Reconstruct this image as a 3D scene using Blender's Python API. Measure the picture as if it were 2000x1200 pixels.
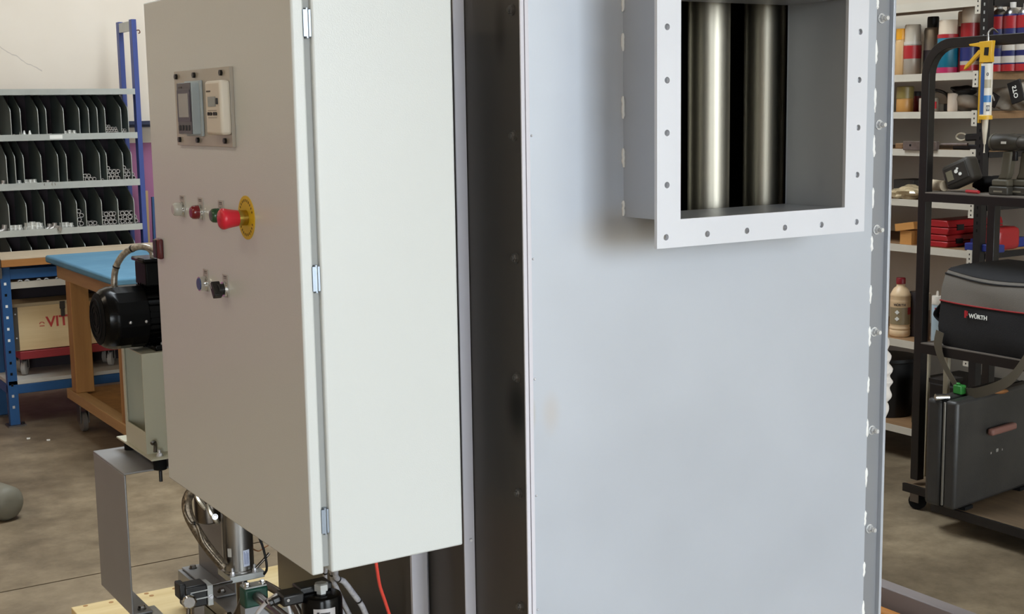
import bpy, math, random
from mathutils import Vector, Matrix, Quaternion
random.seed(7)
for o in list(bpy.data.objects):
    bpy.data.objects.remove(o)
SC = bpy.context.scene
COL = SC.collection

# ------------------------------------------------------------------ camera
YAW, PITCH, ROLL, FPX, CAMZ = map(float, (math.radians(32.32), math.radians(8.33), math.radians(-0.89), 2620.0, 1.5))
FW = Vector((math.sin(YAW)*math.cos(PITCH), math.cos(YAW)*math.cos(PITCH), -math.sin(PITCH)))
RI0 = Vector((math.cos(YAW), -math.sin(YAW), 0.0)); UP0 = RI0.cross(FW)
RI = RI0*math.cos(ROLL)+UP0*math.sin(ROLL); UP = -RI0*math.sin(ROLL)+UP0*math.cos(ROLL)
CAM = Vector((0, 0, CAMZ))
cam = bpy.data.cameras.new('camera'); cam.sensor_width = 36.0; cam.lens = 36.0*FPX/2000.0
cam.clip_start = 0.05; cam.clip_end = 200
camo = bpy.data.objects.new('camera', cam); COL.objects.link(camo)
M = Matrix((( RI.x, UP.x, -FW.x, CAM.x), (RI.y, UP.y, -FW.y, CAM.y), (RI.z, UP.z, -FW.z, CAM.z), (0, 0, 0, 1)))
camo.matrix_world = M
SC.camera = camo

# ------------------------------------------------------------------ light, exposure
SC.view_settings.view_transform = 'Standard'
SC.view_settings.look = 'None'
SC.view_settings.gamma = 1.0
SC.view_settings.use_curve_mapping = False
SC.view_settings.exposure = 0.0
W = bpy.data.worlds.new('overcast_sky'); SC.world = W; W.use_nodes = True
bg = W.node_tree.nodes['Background']
bg.inputs[0].default_value = (0.86, 0.94, 1.0, 1); bg.inputs[1].default_value = 14.5
SC.cycles.max_bounces = 10; SC.cycles.diffuse_bounces = 6; SC.cycles.glossy_bounces = 5
SC.cycles.sample_clamp_indirect = 6.0; SC.cycles.caustics_reflective = False

# room extents (metres); the camera stands at x=0 y=0, the machine panel faces -y
RX0, RX1, RY0, RY1, RZ = -5.0, 4.86, -5.6, 7.62, 4.6
DOOR = (0.9, 4.2, 3.9)          # roller door opening in the front wall: x0, x1, height
FILL_DOOR = (-3.5, -1.5, 2.9)         # added unseen opening in the front wall to brighten the hall's left side
FILL_ROOF = (0.96, 3.2, 3.5, 5.5)     # added unseen roof opening to brighten the back: x0, x1, y0, y1
def portal(name, loc, rot, sx, sy):
    l = bpy.data.lights.new(name, 'AREA'); l.shape = 'RECTANGLE'; l.size = sx; l.size_y = sy
    l.cycles.is_portal = True
    o = bpy.data.objects.new(name, l); COL.objects.link(o); o.location = loc; o.rotation_euler = rot
portal('daylight_portal_front', ((DOOR[0]+DOOR[1])/2, RY0-.05, DOOR[2]/2), (math.radians(90), 0, 0), DOOR[1]-DOOR[0], DOOR[2])
portal('fill_portal_left', ((FILL_DOOR[0]+FILL_DOOR[1])/2, RY0-.05, FILL_DOOR[2]/2), (math.radians(90), 0, 0), FILL_DOOR[1]-FILL_DOOR[0], FILL_DOOR[2])
portal('fill_portal_roof', ((FILL_ROOF[0]+FILL_ROOF[1])/2, (FILL_ROOF[2]+FILL_ROOF[3])/2, RZ+.2), (0, 0, 0), FILL_ROOF[1]-FILL_ROOF[0], FILL_ROOF[3]-FILL_ROOF[2])

# ------------------------------------------------------------------ measuring helpers: photo pixel -> point on a known real plane
def ray(px, py): return FW + RI*((px-1000)/FPX) - UP*((py-600)/FPX)
def atx(px, py, X): d = ray(px, py); return CAM + d*((X-CAM.x)/d.x)
def aty(px, py, Y): d = ray(px, py); return CAM + d*((Y-CAM.y)/d.y)
def atz(px, py, Z): d = ray(px, py); return CAM + d*((Z-CAM.z)/d.z)
def atd(px, py, t): return CAM + ray(px, py)*t

# ------------------------------------------------------------------ materials
def lin(c):
    return tuple((v/12.92 if v <= 0.04045 else ((v+0.055)/1.055)**2.4) for v in [x/255.0 for x in c])
MATS = {}
def mat(name, c, rough=0.5, metal=0.0, var=0.0, scale=8.0, bump=0.0, bscale=60.0, stretch=None, c2=None, spec=0.5, alpha=1.0, trans=0.0, emit=None, coat=0.0):
    if name in MATS: return MATS[name]
    m = bpy.data.materials.new(name); m.use_nodes = True
    nt = m.node_tree; b = nt.nodes['Principled BSDF']
    col = lin(c)
    b.inputs['Roughness'].default_value = rough; b.inputs['Metallic'].default_value = metal
    b.inputs['Specular IOR Level'].default_value = spec
    b.inputs['Coat Weight'].default_value = coat
    if trans: b.inputs['Transmission Weight'].default_value = trans
    if alpha < 1: b.inputs['Alpha'].default_value = alpha
    tc = nt.nodes.new('ShaderNodeTexCoord'); mp = nt.nodes.new('ShaderNodeMapping')
    nt.links.new(tc.outputs['Object'], mp.inputs['Vector'])
    if stretch: mp.inputs['Scale'].default_value = stretch
    if var > 0 or c2:
        n = nt.nodes.new('ShaderNodeTexNoise'); n.inputs['Scale'].default_value = scale; n.inputs['Detail'].default_value = 5; n.inputs['Roughness'].default_value = 0.6
        nt.links.new(mp.outputs['Vector'], n.inputs['Vector'])
        r = nt.nodes.new('ShaderNodeValToRGB')
        a = col if c2 is None else col; z = lin(c2) if c2 else tuple(max(0, v*(1-var)) for v in col)
        a2 = col if c2 else tuple(min(1, v*(1+var)) for v in col)
        r.color_ramp.elements[0].position = 0.3; r.color_ramp.elements[1].position = 0.7
        r.color_ramp.elements[0].color = (*z, 1); r.color_ramp.elements[1].color = (*a2, 1)
        nt.links.new(n.outputs['Fac'], r.inputs['Fac']); nt.links.new(r.outputs['Color'], b.inputs['Base Color'])
    else:
        b.inputs['Base Color'].default_value = (*col, 1)
    if bump > 0:
        n2 = nt.nodes.new('ShaderNodeTexNoise'); n2.inputs['Scale'].default_value = bscale; n2.inputs['Detail'].default_value = 3
        nt.links.new(mp.outputs['Vector'], n2.inputs['Vector'])
        bp = nt.nodes.new('ShaderNodeBump'); bp.inputs['Strength'].default_value = bump; bp.inputs['Distance'].default_value = 0.002
        nt.links.new(n2.outputs['Fac'], bp.inputs['Height']); nt.links.new(bp.outputs['Normal'], b.inputs['Normal'])
    if emit:
        b.inputs['Emission Color'].default_value = (*lin(c), 1); b.inputs['Emission Strength'].default_value = emit
    MATS[name] = m
    return m

def mat_floor():
    m = bpy.data.materials.new('concrete_floor'); m.use_nodes = True; nt = m.node_tree; b = nt.nodes['Principled BSDF']
    tc = nt.nodes.new('ShaderNodeTexCoord')
    n1 = nt.nodes.new('ShaderNodeTexNoise'); n1.inputs['Scale'].default_value = 1.3; n1.inputs['Detail'].default_value = 8; n1.inputs['Roughness'].default_value = .62
    n2 = nt.nodes.new('ShaderNodeTexNoise'); n2.inputs['Scale'].default_value = 7; n2.inputs['Detail'].default_value = 8; n2.inputs['Roughness'].default_value = .7
    for n in (n1, n2): nt.links.new(tc.outputs['Object'], n.inputs['Vector'])
    r1 = nt.nodes.new('ShaderNodeValToRGB'); r1.color_ramp.elements[0].position = .32; r1.color_ramp.elements[1].position = .68
    r1.color_ramp.elements[0].color = (*lin((112, 98, 78)), 1); r1.color_ramp.elements[1].color = (*lin((166, 149, 122)), 1)
    r2 = nt.nodes.new('ShaderNodeValToRGB'); r2.color_ramp.elements[0].position = .35; r2.color_ramp.elements[1].position = .65
    r2.color_ramp.elements[0].color = (.6, .58, .55, 1); r2.color_ramp.elements[1].color = (1, 1, 1, 1)
    mx = nt.nodes.new('ShaderNodeMix'); mx.data_type = 'RGBA'; mx.blend_type = 'MULTIPLY'; mx.inputs[0].default_value = 1
    nt.links.new(n1.outputs['Fac'], r1.inputs['Fac']); nt.links.new(n2.outputs['Fac'], r2.inputs['Fac'])
    nt.links.new(r1.outputs['Color'], mx.inputs[6]); nt.links.new(r2.outputs['Color'], mx.inputs[7])
    nt.links.new(mx.outputs[2], b.inputs['Base Color'])
    b.inputs['Roughness'].default_value = .5
    bp = nt.nodes.new('ShaderNodeBump'); bp.inputs['Strength'].default_value = .15; bp.inputs['Distance'].default_value = .004
    nt.links.new(n2.outputs['Fac'], bp.inputs['Height']); nt.links.new(bp.outputs['Normal'], b.inputs['Normal'])
    return m
def mat_backwall():
    m = bpy.data.materials.new('two_tone_wall_paint'); m.use_nodes = True; nt = m.node_tree; b = nt.nodes['Principled BSDF']
    g = nt.nodes.new('ShaderNodeNewGeometry'); s = nt.nodes.new('ShaderNodeSeparateXYZ'); nt.links.new(g.outputs['Position'], s.inputs[0])
    gt = nt.nodes.new('ShaderNodeMath'); gt.operation = 'GREATER_THAN'; gt.inputs[1].default_value = 1.352; nt.links.new(s.outputs['Z'], gt.inputs[0])
    n = nt.nodes.new('ShaderNodeTexNoise'); n.inputs['Scale'].default_value = 1.6; n.inputs['Detail'].default_value = 6; nt.links.new(g.outputs['Position'], n.inputs['Vector'])
    def ramp(a, c):
        r = nt.nodes.new('ShaderNodeValToRGB'); r.color_ramp.elements[0].position = .3; r.color_ramp.elements[1].position = .7
        r.color_ramp.elements[0].color = (*lin(a), 1); r.color_ramp.elements[1].color = (*lin(c), 1); nt.links.new(n.outputs['Fac'], r.inputs['Fac']); return r
    up = ramp((226, 214, 198), (236, 226, 212)); lo = ramp((150, 92, 128), (166, 108, 142))
    # hairline scuff running down across the plaster
    w = nt.nodes.new('ShaderNodeVectorMath'); w.operation = 'DOT_PRODUCT'; w.inputs[1].default_value = (0.62, 0, 1.0); nt.links.new(g.outputs['Position'], w.inputs[0])
    nn = nt.nodes.new('ShaderNodeTexNoise'); nn.inputs['Scale'].default_value = 14; nt.links.new(g.outputs['Position'], nn.inputs['Vector'])
    ad = nt.nodes.new('ShaderNodeMath'); ad.operation = 'MULTIPLY_ADD'; ad.inputs[1].default_value = .05; nt.links.new(nn.outputs['Fac'], ad.inputs[0]); nt.links.new(w.outputs['Value'], ad.inputs[2])
    sb = nt.nodes.new('ShaderNodeMath'); sb.operation = 'SUBTRACT'; sb.inputs[1].default_value = 2.905; nt.links.new(ad.outputs[0], sb.inputs[0])
    ab = nt.nodes.new('ShaderNodeMath'); ab.operation = 'ABSOLUTE'; nt.links.new(sb.outputs[0], ab.inputs[0])
    lt = nt.nodes.new('ShaderNodeMath'); lt.operation = 'LESS_THAN'; lt.inputs[1].default_value = .0035; nt.links.new(ab.outputs[0], lt.inputs[0])
    xx = nt.nodes.new('ShaderNodeMath'); xx.operation = 'LESS_THAN'; xx.inputs[1].default_value = 1.82; nt.links.new(s.outputs['X'], xx.inputs[0])
    mu = nt.nodes.new('ShaderNodeMath'); mu.operation = 'MULTIPLY'; nt.links.new(lt.outputs[0], mu.inputs[0]); nt.links.new(xx.outputs[0], mu.inputs[1])
    m3 = nt.nodes.new('ShaderNodeMath'); m3.operation = 'MULTIPLY'; m3.inputs[1].default_value = .35; nt.links.new(mu.outputs[0], m3.inputs[0])
    scf = nt.nodes.new('ShaderNodeMix'); scf.data_type = 'RGBA'; scf.inputs[7].default_value = (*lin((150, 140, 135)), 1)
    nt.links.new(m3.outputs[0], scf.inputs[0]); nt.links.new(up.outputs[0], scf.inputs[6])
    mx = nt.nodes.new('ShaderNodeMix'); mx.data_type = 'RGBA'
    nt.links.new(gt.outputs[0], mx.inputs[0]); nt.links.new(lo.outputs[0], mx.inputs[6]); nt.links.new(scf.outputs[2], mx.inputs[7])
    nt.links.new(mx.outputs[2], b.inputs['Base Color']); b.inputs['Roughness'].default_value = .75
    return m
def mat_machine(name='machine_metal', c=(198, 204, 214), rough=.36, metal=.3, stains_tints=False):
    m = bpy.data.materials.new(name); m.use_nodes = True; nt = m.node_tree; b = nt.nodes['Principled BSDF']
    g = nt.nodes.new('ShaderNodeNewGeometry')
    n = nt.nodes.new('ShaderNodeTexNoise'); n.inputs['Scale'].default_value = 3.2; n.inputs['Detail'].default_value = 6; nt.links.new(g.outputs['Position'], n.inputs['Vector'])
    r = nt.nodes.new('ShaderNodeValToRGB'); r.color_ramp.elements[0].position = .3; r.color_ramp.elements[1].position = .7
    k = lin(c); r.color_ramp.elements[0].color = (*[v*.94 for v in k], 1); r.color_ramp.elements[1].color = (*k, 1)
    nt.links.new(n.outputs['Fac'], r.inputs['Fac']); out = r.outputs['Color']
    for (p, rad, colr, amt) in (stains_tints or []):
        v = nt.nodes.new('ShaderNodeVectorMath'); v.operation = 'SUBTRACT'; v.inputs[1].default_value = p; nt.links.new(g.outputs['Position'], v.inputs[0])
        d = nt.nodes.new('ShaderNodeVectorMath'); d.operation = 'DIVIDE'; d.inputs[1].default_value = rad; nt.links.new(v.outputs[0], d.inputs[0])
        l = nt.nodes.new('ShaderNodeVectorMath'); l.operation = 'LENGTH'; nt.links.new(d.outputs[0], l.inputs[0])
        mr = nt.nodes.new('ShaderNodeMapRange'); mr.interpolation_type = 'SMOOTHSTEP'; mr.inputs['From Min'].default_value = 0.1; mr.inputs['From Max'].default_value = 1.0
        mr.inputs['To Min'].default_value = amt; mr.inputs['To Max'].default_value = 0; nt.links.new(l.outputs['Value'], mr.inputs['Value'])
        mx = nt.nodes.new('ShaderNodeMix'); mx.data_type = 'RGBA'; mx.inputs[7].default_value = (*lin(colr), 1)
        nt.links.new(mr.outputs[0], mx.inputs[0]); nt.links.new(out, mx.inputs[6]); out = mx.outputs[2]
    nt.links.new(out, b.inputs['Base Color'])
    b.inputs['Metallic'].default_value = metal
    rr = nt.nodes.new('ShaderNodeMapRange'); rr.inputs['To Min'].default_value = rough-.04; rr.inputs['To Max'].default_value = rough+.05
    nt.links.new(n.outputs['Fac'], rr.inputs['Value']); nt.links.new(rr.outputs[0], b.inputs['Roughness'])
    return m

def mat_wood(name, c, c2, axis=0, scale=5.0, rough=.6):
    st = [1.0, 1.0, 1.0]; st = [12.0, 12.0, 12.0]; st[axis] = 0.8
    return mat(name, c, rough, 0, scale=scale/3, c2=c2, stretch=tuple(st), bump=.1, bscale=20)

# ------------------------------------------------------------------ mesh builder
class MB:
    def __init__(s): s.v = []; s.f = []
    def add(s, vs, fs):
        k = len(s.v); s.v += [Vector(p) for p in vs]; s.f += [[i+k for i in f] for f in fs]; return s
    def box(s, x0, x1, y0, y1, z0, z1, R=None, c=None):
        if x0 > x1: x0, x1 = x1, x0
        if y0 > y1: y0, y1 = y1, y0
        if z0 > z1: z0, z1 = z1, z0
        vs = [Vector((x, y, z)) for z in (z0, z1) for (x, y) in ((x0, y0), (x1, y0), (x1, y1), (x0, y1))]
        if R is not None:
            c = Vector(c) if c is not None else sum(vs, Vector())/8
            vs = [c + R @ (p-c) for p in vs]
        return s.add(vs, [(3, 2, 1, 0), (4, 5, 6, 7), (0, 1, 5, 4), (1, 2, 6, 5), (2, 3, 7, 6), (3, 0, 4, 7)])
    def lathe(s, prof, org=(0, 0, 0), axis=(0, 0, 1), n=20, phase=0.0, close=True):
        a = Vector(axis).normalized(); t = Vector((1, 0, 0)) if abs(a.x) < .9 else Vector((0, 1, 0))
        e1 = (t - a*t.dot(a)).normalized(); e2 = a.cross(e1); o = Vector(org)
        vs = []; fs = []
        for (r, h) in prof:
            for i in range(n):
                w = 2*math.pi*i/n+phase
                vs.append(o + a*h + (e1*math.cos(w)+e2*math.sin(w))*r)
        m = len(prof)
        for j in range(m-1):
            for i in range(n):
                fs.append((j*n+i, j*n+(i+1) % n, (j+1)*n+(i+1) % n, (j+1)*n+i))
        if close:
            fs.append(tuple(range(n-1, -1, -1))); fs.append(tuple((m-1)*n+i for i in range(n)))
        return s.add(vs, fs)
    def cyl(s, p0, p1, r, r2=None, n=16, phase=0.0):
        p0 = Vector(p0); p1 = Vector(p1); L = (p1-p0).length
        return s.lathe([(r, 0), (r if r2 is None else r2, L)], p0, (p1-p0), n, phase)
    def ring(s, p0, p1, ro, ri, n=16):
        p0 = Vector(p0); p1 = Vector(p1); L = (p1-p0).length
        return s.lathe([(ri, 0), (ro, 0), (ro, L), (ri, L), (ri, 0)], p0, (p1-p0), n, close=False)
    def tube(s, pts, r, n=8, caps=True):
        pts = [Vector(p) for p in pts]; rs = r if isinstance(r, (list, tuple)) else [r]*len(pts)
        vs = []; fs = []; e1 = None
        for i, p in enumerate(pts):
            t = (pts[min(i+1, len(pts)-1)]-pts[max(i-1, 0)]).normalized()
            if e1 is None:
                q = Vector((0, 0, 1)) if abs(t.z) < .9 else Vector((1, 0, 0)); e1 = (q-t*q.dot(t)).normalized()
            else:
                e1 = (e1-t*e1.dot(t)).normalized()
            e2 = t.cross(e1)
            for k in range(n):
                w = 2*math.pi*k/n; vs.append(p+(e1*math.cos(w)+e2*math.sin(w))*rs[i])
        for j in range(len(pts)-1):
            for k in range(n):
                fs.append((j*n+k, j*n+(k+1) % n, (j+1)*n+(k+1) % n, (j+1)*n+k))
        if caps:
            fs.append(tuple(range(n-1, -1, -1))); fs.append(tuple((len(pts)-1)*n+k for k in range(n)))
        return s.add(vs, fs)
    def prism(s, poly, axis, a, b):
        # poly in the two other axes (order x,y,z without axis)
        def P(u, v, w):
            return {'x': (w, u, v), 'y': (u, w, v), 'z': (u, v, w)}[axis]
        n = len(poly); vs = [P(u, v, a) for u, v in poly]+[P(u, v, b) for u, v in poly]
        fs = [tuple(range(n)), tuple(range(2*n-1, n-1, -1))]+[(i, i+n, (i+1) % n+n, (i+1) % n) for i in range(n)]
        return s.add(vs, fs)
    def sphere(s, c, r, n=14, m=8, sc=(1, 1, 1)):
        c = Vector(c); prof = [(max(1e-4, r*math.sin(math.pi*j/m)), -r*math.cos(math.pi*j/m)) for j in range(m+1)]
        k = len(s.v); s.lathe(prof, (0, 0, 0), (0, 0, 1), n)
        for i in range(k, len(s.v)): p = s.v[i]; s.v[i] = Vector((p.x*sc[0], p.y*sc[1], p.z*sc[2]))+c
        return s
    def xf(s, M, k=0):
        for i in range(k, len(s.v)): s.v[i] = M @ s.v[i]
        return s

def spline(pts, k=6):
    pts = [Vector(p) for p in pts]; out = []
    for i in range(len(pts)-1):
        p0 = pts[max(i-1, 0)]; p1 = pts[i]; p2 = pts[i+1]; p3 = pts[min(i+2, len(pts)-1)]
        for j in range(k):
            t = j/k
            out.append(.5*((2*p1)+(p2-p0)*t+(2*p0-5*p1+4*p2-p3)*t*t+(3*p1-p0-3*p2+p3)*t**3))
    out.append(pts[-1]); return out

ORG = {}
def _props(o, label, cat, group, kind):
    if label: o['label'] = label
    if cat: o['category'] = cat
    if group: o['group'] = group
    if kind: o['kind'] = kind
def thing(name, label, cat, loc=(0, 0, 0), rot=None, group=None, kind=None):
    o = bpy.data.objects.new(name, None); COL.objects.link(o); o.location = loc; o.empty_display_size = .05
    if rot is not None: o.rotation_euler = rot
    _props(o, label, cat, group, kind); ORG[o.name] = Vector(loc); return o
def _mesh(name, mb, m, off, sharp):
    me = bpy.data.meshes.new(name)
    me.from_pydata([tuple(p-off) for p in mb.v], [], mb.f)
    import bmesh
    bm = bmesh.new(); bm.from_mesh(me); bmesh.ops.recalc_face_normals(bm, faces=bm.faces); bm.to_mesh(me); bm.free()
    if m: me.materials.append(m)
    if sharp is not None:
        me.shade_smooth(); me.set_sharp_from_angle(angle=math.radians(sharp))
    return me
def _bev(o, w, seg=2):
    if w:
        b = o.modifiers.new('edge_bevel', 'BEVEL'); b.width = w; b.segments = seg; b.limit_method = 'ANGLE'; b.angle_limit = math.radians(40)
def part(name, mb, m, parent, bevel=0, sharp=38, label=None, local=False, kind=None):
    off = Vector() if local else ORG[parent.name]
    o = bpy.data.objects.new(name, _mesh(name, mb, m, off, sharp)); COL.objects.link(o); o.parent = parent
    ORG[o.name] = Vector() if local else off
    _bev(o, bevel); _props(o, label, None, None, kind); return o
def single(name, mb, m, label, cat, group=None, bevel=0, sharp=38, kind=None):
    xs = [p.x for p in mb.v]; ys = [p.y for p in mb.v]; zs = [p.z for p in mb.v]
    off = Vector(((min(xs)+max(xs))/2, (min(ys)+max(ys))/2, min(zs)))
    o = bpy.data.objects.new(name, _mesh(name, mb, m, off, sharp)); COL.objects.link(o); o.location = off
    ORG[o.name] = off; _bev(o, bevel); _props(o, label, cat, group, kind); return o
def struct(name, mb, m, parent=None, bevel=0):
    if parent: return part(name, mb, m, parent, bevel, label=None)
    return single(name, mb, m, None, None, None, bevel, kind='structure')
def pcopy(src, parent, loc, name=None):
    o = src.copy(); COL.objects.link(o); o.parent = parent; o.location = loc; ORG[o.name] = ORG.get(parent.name, Vector()) if parent else Vector(loc); return o
def text_mb(txt, size, M4, thick=.0006, align='CENTER'):
    c = bpy.data.curves.new('t', 'FONT'); c.body = txt; c.size = size; c.extrude = thick; c.align_x = align; c.align_y = 'CENTER'; c.resolution_u = 2; c.offset = size*.022
    o = bpy.data.objects.new('t', c); COL.objects.link(o)
    dg = bpy.context.evaluated_depsgraph_get(); me = bpy.data.meshes.new_from_object(o.evaluated_get(dg))
    mb = MB(); mb.add([M4 @ v.co for v in me.vertices], [list(p.vertices) for p in me.polygons])
    bpy.data.objects.remove(o); bpy.data.curves.remove(c); bpy.data.meshes.remove(me); return mb
def frame(origin, right, up):
    r = Vector(right).normalized(); u = Vector(up); u = (u-r*u.dot(r)).normalized(); n = r.cross(u); o = Vector(origin)
    return Matrix(((r.x, u.x, n.x, o.x), (r.y, u.y, n.y, o.y), (r.z, u.z, n.z, o.z), (0, 0, 0, 1)))
def plate_with_holes(outer, holes, thick):
    # outer/inner loops in the local XY plane, extruded along local Z (centred)
    c = bpy.data.curves.new('p', 'CURVE'); c.dimensions = '2D'; c.fill_mode = 'BOTH'; c.extrude = thick/2
    for loop in [outer]+holes:
        s = c.splines.new('POLY'); s.points.add(len(loop)-1); s.use_cyclic_u = True
        for i, (x, y) in enumerate(loop): s.points[i].co = (x, y, 0, 1)
    o = bpy.data.objects.new('p', c); COL.objects.link(o)
    dg = bpy.context.evaluated_depsgraph_get(); me = bpy.data.meshes.new_from_object(o.evaluated_get(dg))
    mb = MB(); mb.add([v.co.copy() for v in me.vertices], [list(p.vertices) for p in me.polygons])
    bpy.data.objects.remove(o); bpy.data.curves.remove(c); bpy.data.meshes.remove(me); return mb
def circ(x, y, r, n=14): return [(x+r*math.cos(2*math.pi*i/n), y+r*math.sin(2*math.pi*i/n)) for i in range(n)]
def hexbolt(p, d, r=.011, h=.008, shaft=.0, washer=True):
    p = Vector(p); d = Vector(d).normalized(); mb = MB()
    if washer: mb.cyl(p, p+d*.0025, r*1.25, n=16)
    mb.lathe([(r, .0025), (r, h*.75), (r*.85, h)], p, d, 6)
    if shaft: mb.cyl(p+d*h, p+d*(h+shaft), r*.55, n=10)
    return mb

# ================================================================== THE SETTING
M_floor = mat_floor()
M_white = mat('white_plaster', (222, 215, 205), .8, var=.04, scale=2)
M_rwall = mat('grey_beige_plaster', (204, 196, 180), .8, var=.08, scale=2)
M_ceil = mat('pale_ceiling_sheet', (205, 203, 198), .7)
M_sub = mat('joint_filler', (92, 80, 66), .9)
JY = 4.36    # saw-cut joint in the concrete, running along x
fl = struct('floor', MB().box(RX0, RX1, RY0, RY1, -.2, -.012), M_sub)
struct('slab', MB().box(RX0, RX1, RY0, JY-.004, -.012, 0), M_floor, fl)
struct('slab', MB().box(RX0, RX1, JY+.004, RY1, -.012, 0), M_floor, fl)
struct('wall_back', MB().box(RX0-.2, RX1+.2, RY1, RY1+.2, -.2, RZ), mat_backwall())
struct('wall_left', MB().box(RX0-.2, RX0, RY0, RY1, -.2, RZ), mat('dark_left_wall', (190, 174, 150), .8))
wr = MB().box(RX1, RX1+.2, RY0, RY1, -.2, RZ)
struct('wall_right', wr, M_rwall)
wf = MB().box(RX0-.2, FILL_DOOR[0], RY0-.2, RY0, -.2, RZ).box(FILL_DOOR[1], DOOR[0], RY0-.2, RY0, -.2, RZ).box(FILL_DOOR[0], FILL_DOOR[1], RY0-.2, RY0, FILL_DOOR[2], RZ).box(DOOR[1], RX1+.2, RY0-.2, RY0, -.2, RZ).box(DOOR[0], DOOR[1], RY0-.2, RY0, DOOR[2], RZ)
struct('wall_front', wf, M_white)
ce = MB().box(RX0-.2, FILL_ROOF[0], RY0-.2, RY1+.2, RZ, RZ+.15).box(FILL_ROOF[1], RX1+.2, RY0-.2, RY1+.2, RZ, RZ+.15)
ce.box(FILL_ROOF[0], FILL_ROOF[1], RY0-.2, FILL_ROOF[2], RZ, RZ+.15).box(FILL_ROOF[0], FILL_ROOF[1], FILL_ROOF[3], RY1+.2, RZ, RZ+.15)
struct('ceiling', ce, M_ceil)
struct('ground_outside', MB().box(-30, 40, -40, RY0-.2, -.25, -.02), mat('yard_concrete', (150, 146, 140), .85, var=.1, scale=.6))

# added fill lamps, out of view, that warm and lift the cabinet door
M_lamp = mat('fill_lamp_housing', (225, 225, 222), .5)
M_glow = mat('fill_tube_glow', (255, 232, 200), .5, emit=6.0)
for k, (lx_, ly_) in enumerate(((-2.2, 1.2), (-2.2, 4.6))):
    cl = thing('fill_lamp', 'added warm fill lamp, out of view, over the %s of the hall' % ('front' if k == 0 else 'back'), 'lamp', (lx_, ly_, RZ-.16), group='added fill lamps')
    part('housing', MB().box(lx_-.15, lx_+.15, ly_-.85, ly_+.85, RZ-.08, RZ), M_lamp, cl)
    part('tube', MB().cyl((lx_-.06, ly_-.8, RZ-.1), (lx_-.06, ly_+.8, RZ-.1), .016, n=10).cyl((lx_+.06, ly_-.8, RZ-.1), (lx_+.06, ly_+.8, RZ-.1), .016, n=10), M_glow, cl)
    al = bpy.data.lights.new('fill_lamp_light', 'AREA'); al.shape = 'RECTANGLE'; al.size = .28; al.size_y = 1.6; al.energy = 24; al.color = (1.0, .86, .68)
    ao = bpy.data.objects.new('fill_lamp_light', al); COL.objects.link(ao); ao.location = (lx_, ly_, RZ-.13)

# ================================================================== shared materials
M_mach = mat_machine('machine_metal', stains_tints=[((1.70, 2.16, 1.60), (.16, .1, .34), (188, 168, 128), .30), ((1.66, 2.16, 1.26), (.2, .1, .07), (180, 160, 120), .3),  # first two: broad warm tints beside and below the duct
    ((1.403, 2.16, .908), (.02, .02, .05), (196, 176, 140), .6), ((1.455, 2.16, .905), (.03, .02, .06), (200, 180, 155), .25)])
M_side_shade = mat_machine('machine_metal_side_shade', c=(100, 95, 90), rough=.5, metal=.6, stains_tints=[((1.4, 2.20, .915), (.05, .055, .09), (40, 38, 36), .85), ((1.4, 2.24, 1.66), (.05, .03, .09), (60, 56, 52), .6)])  # base tone darkened to stand in for shade on the side faces
M_flange = mat_machine('flange_primer', c=(150, 152, 156), rough=.55, metal=.5, stains_tints=[((2.353, 2.165, z), (.016, .03, .02), (70, 60, 50), .8) for z in (1.69, 1.455, 1.212, .97, .733, .49)])  # small dark patches beside the bolts
M_duct = mat_machine('duct_metal', c=(184, 187, 193), rough=.38, metal=.45)
M_paint = mat('pale_grey_lacquer', (214, 212, 220), .4)
M_zinc = mat('zinc_bolt', (214, 214, 218), .3, .55)
M_dbolt = mat('dark_bolt', (120, 115, 110), .35, 1.0)
M_weld = mat('white_seam_sealer', (238, 238, 236), .45)
M_cab = mat('cabinet_powder_coat', (212, 215, 213), .27, bump=.14, bscale=420)
M_black = mat('black_plastic', (22, 22, 23), .4)
M_blackm = mat('black_gloss_paint', (5, 5, 6), .2, spec=.18)
M_rubber = mat('black_rubber', (16, 16, 16), .8, spec=.15)
M_chrome = mat('polished_chrome', (220, 222, 224), .12, 1.0)
M_steel = mat('brushed_steel', (170, 168, 165), .3, 1.0, var=.08, scale=3, stretch=(30, 30, .6))
M_galv = mat('galvanised_sheet', (178, 180, 178), .42, .55, var=.06, scale=9)
M_greysheet = mat('grey_painted_sheet', (140, 140, 141), .42, .3, var=.03)

# ================================================================== THE MACHINE
X0, X1, YF, YB, ZB, ZT = 1.40, 2.425, 2.161, 3.485, .15, 2.35
XW, OX0, OX1, OZ0, OZ1 = 2.352, 1.641, 2.083, 1.289, 1.715
ma = thing('steel_machine_housing', 'tall bare-metal machine housing with a square flanged duct opening', 'machine', ((X0+X1)/2, (YF+YB)/2, ZB))
part('side_panel', MB().box(X0, X0+.004, YF+.004, YB, ZB, ZT), M_side_shade, ma)
fp = MB().box(X0+.012, OX0, YF, YF+.004, ZB, ZT).box(OX1, XW, YF, YF+.004, ZB, ZT).box(OX0, OX1, YF, YF+.004, ZB, OZ0).box(OX0, OX1, YF, YF+.004, OZ1, ZT)
part('front_panel', fp, M_mach, ma)
part('corner_lip', MB().box(X0-.006, X0+.002, YF-.002, YF+.002, ZB, ZT), M_paint, ma, bevel=.0006)
part('corner_lip', MB().box(X0+.0035, X0+.012, YF-.003, YF+.004, ZB, ZT), M_paint, ma, bevel=.0006)
part('bolt_flange', MB().box(XW, 2.411, YF+.016, YF+.022, ZB, ZT), M_flange, ma)
part('edge_strip', MB().box(2.411, 2.4175, YF+.004, YF+.05, ZB, ZT), M_mach, ma, bevel=.001)
part('edge_strip', MB().box(2.4185, 2.426, YF+.010, YF+.06, ZB, ZT), M_mach, ma, bevel=.001)
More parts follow.
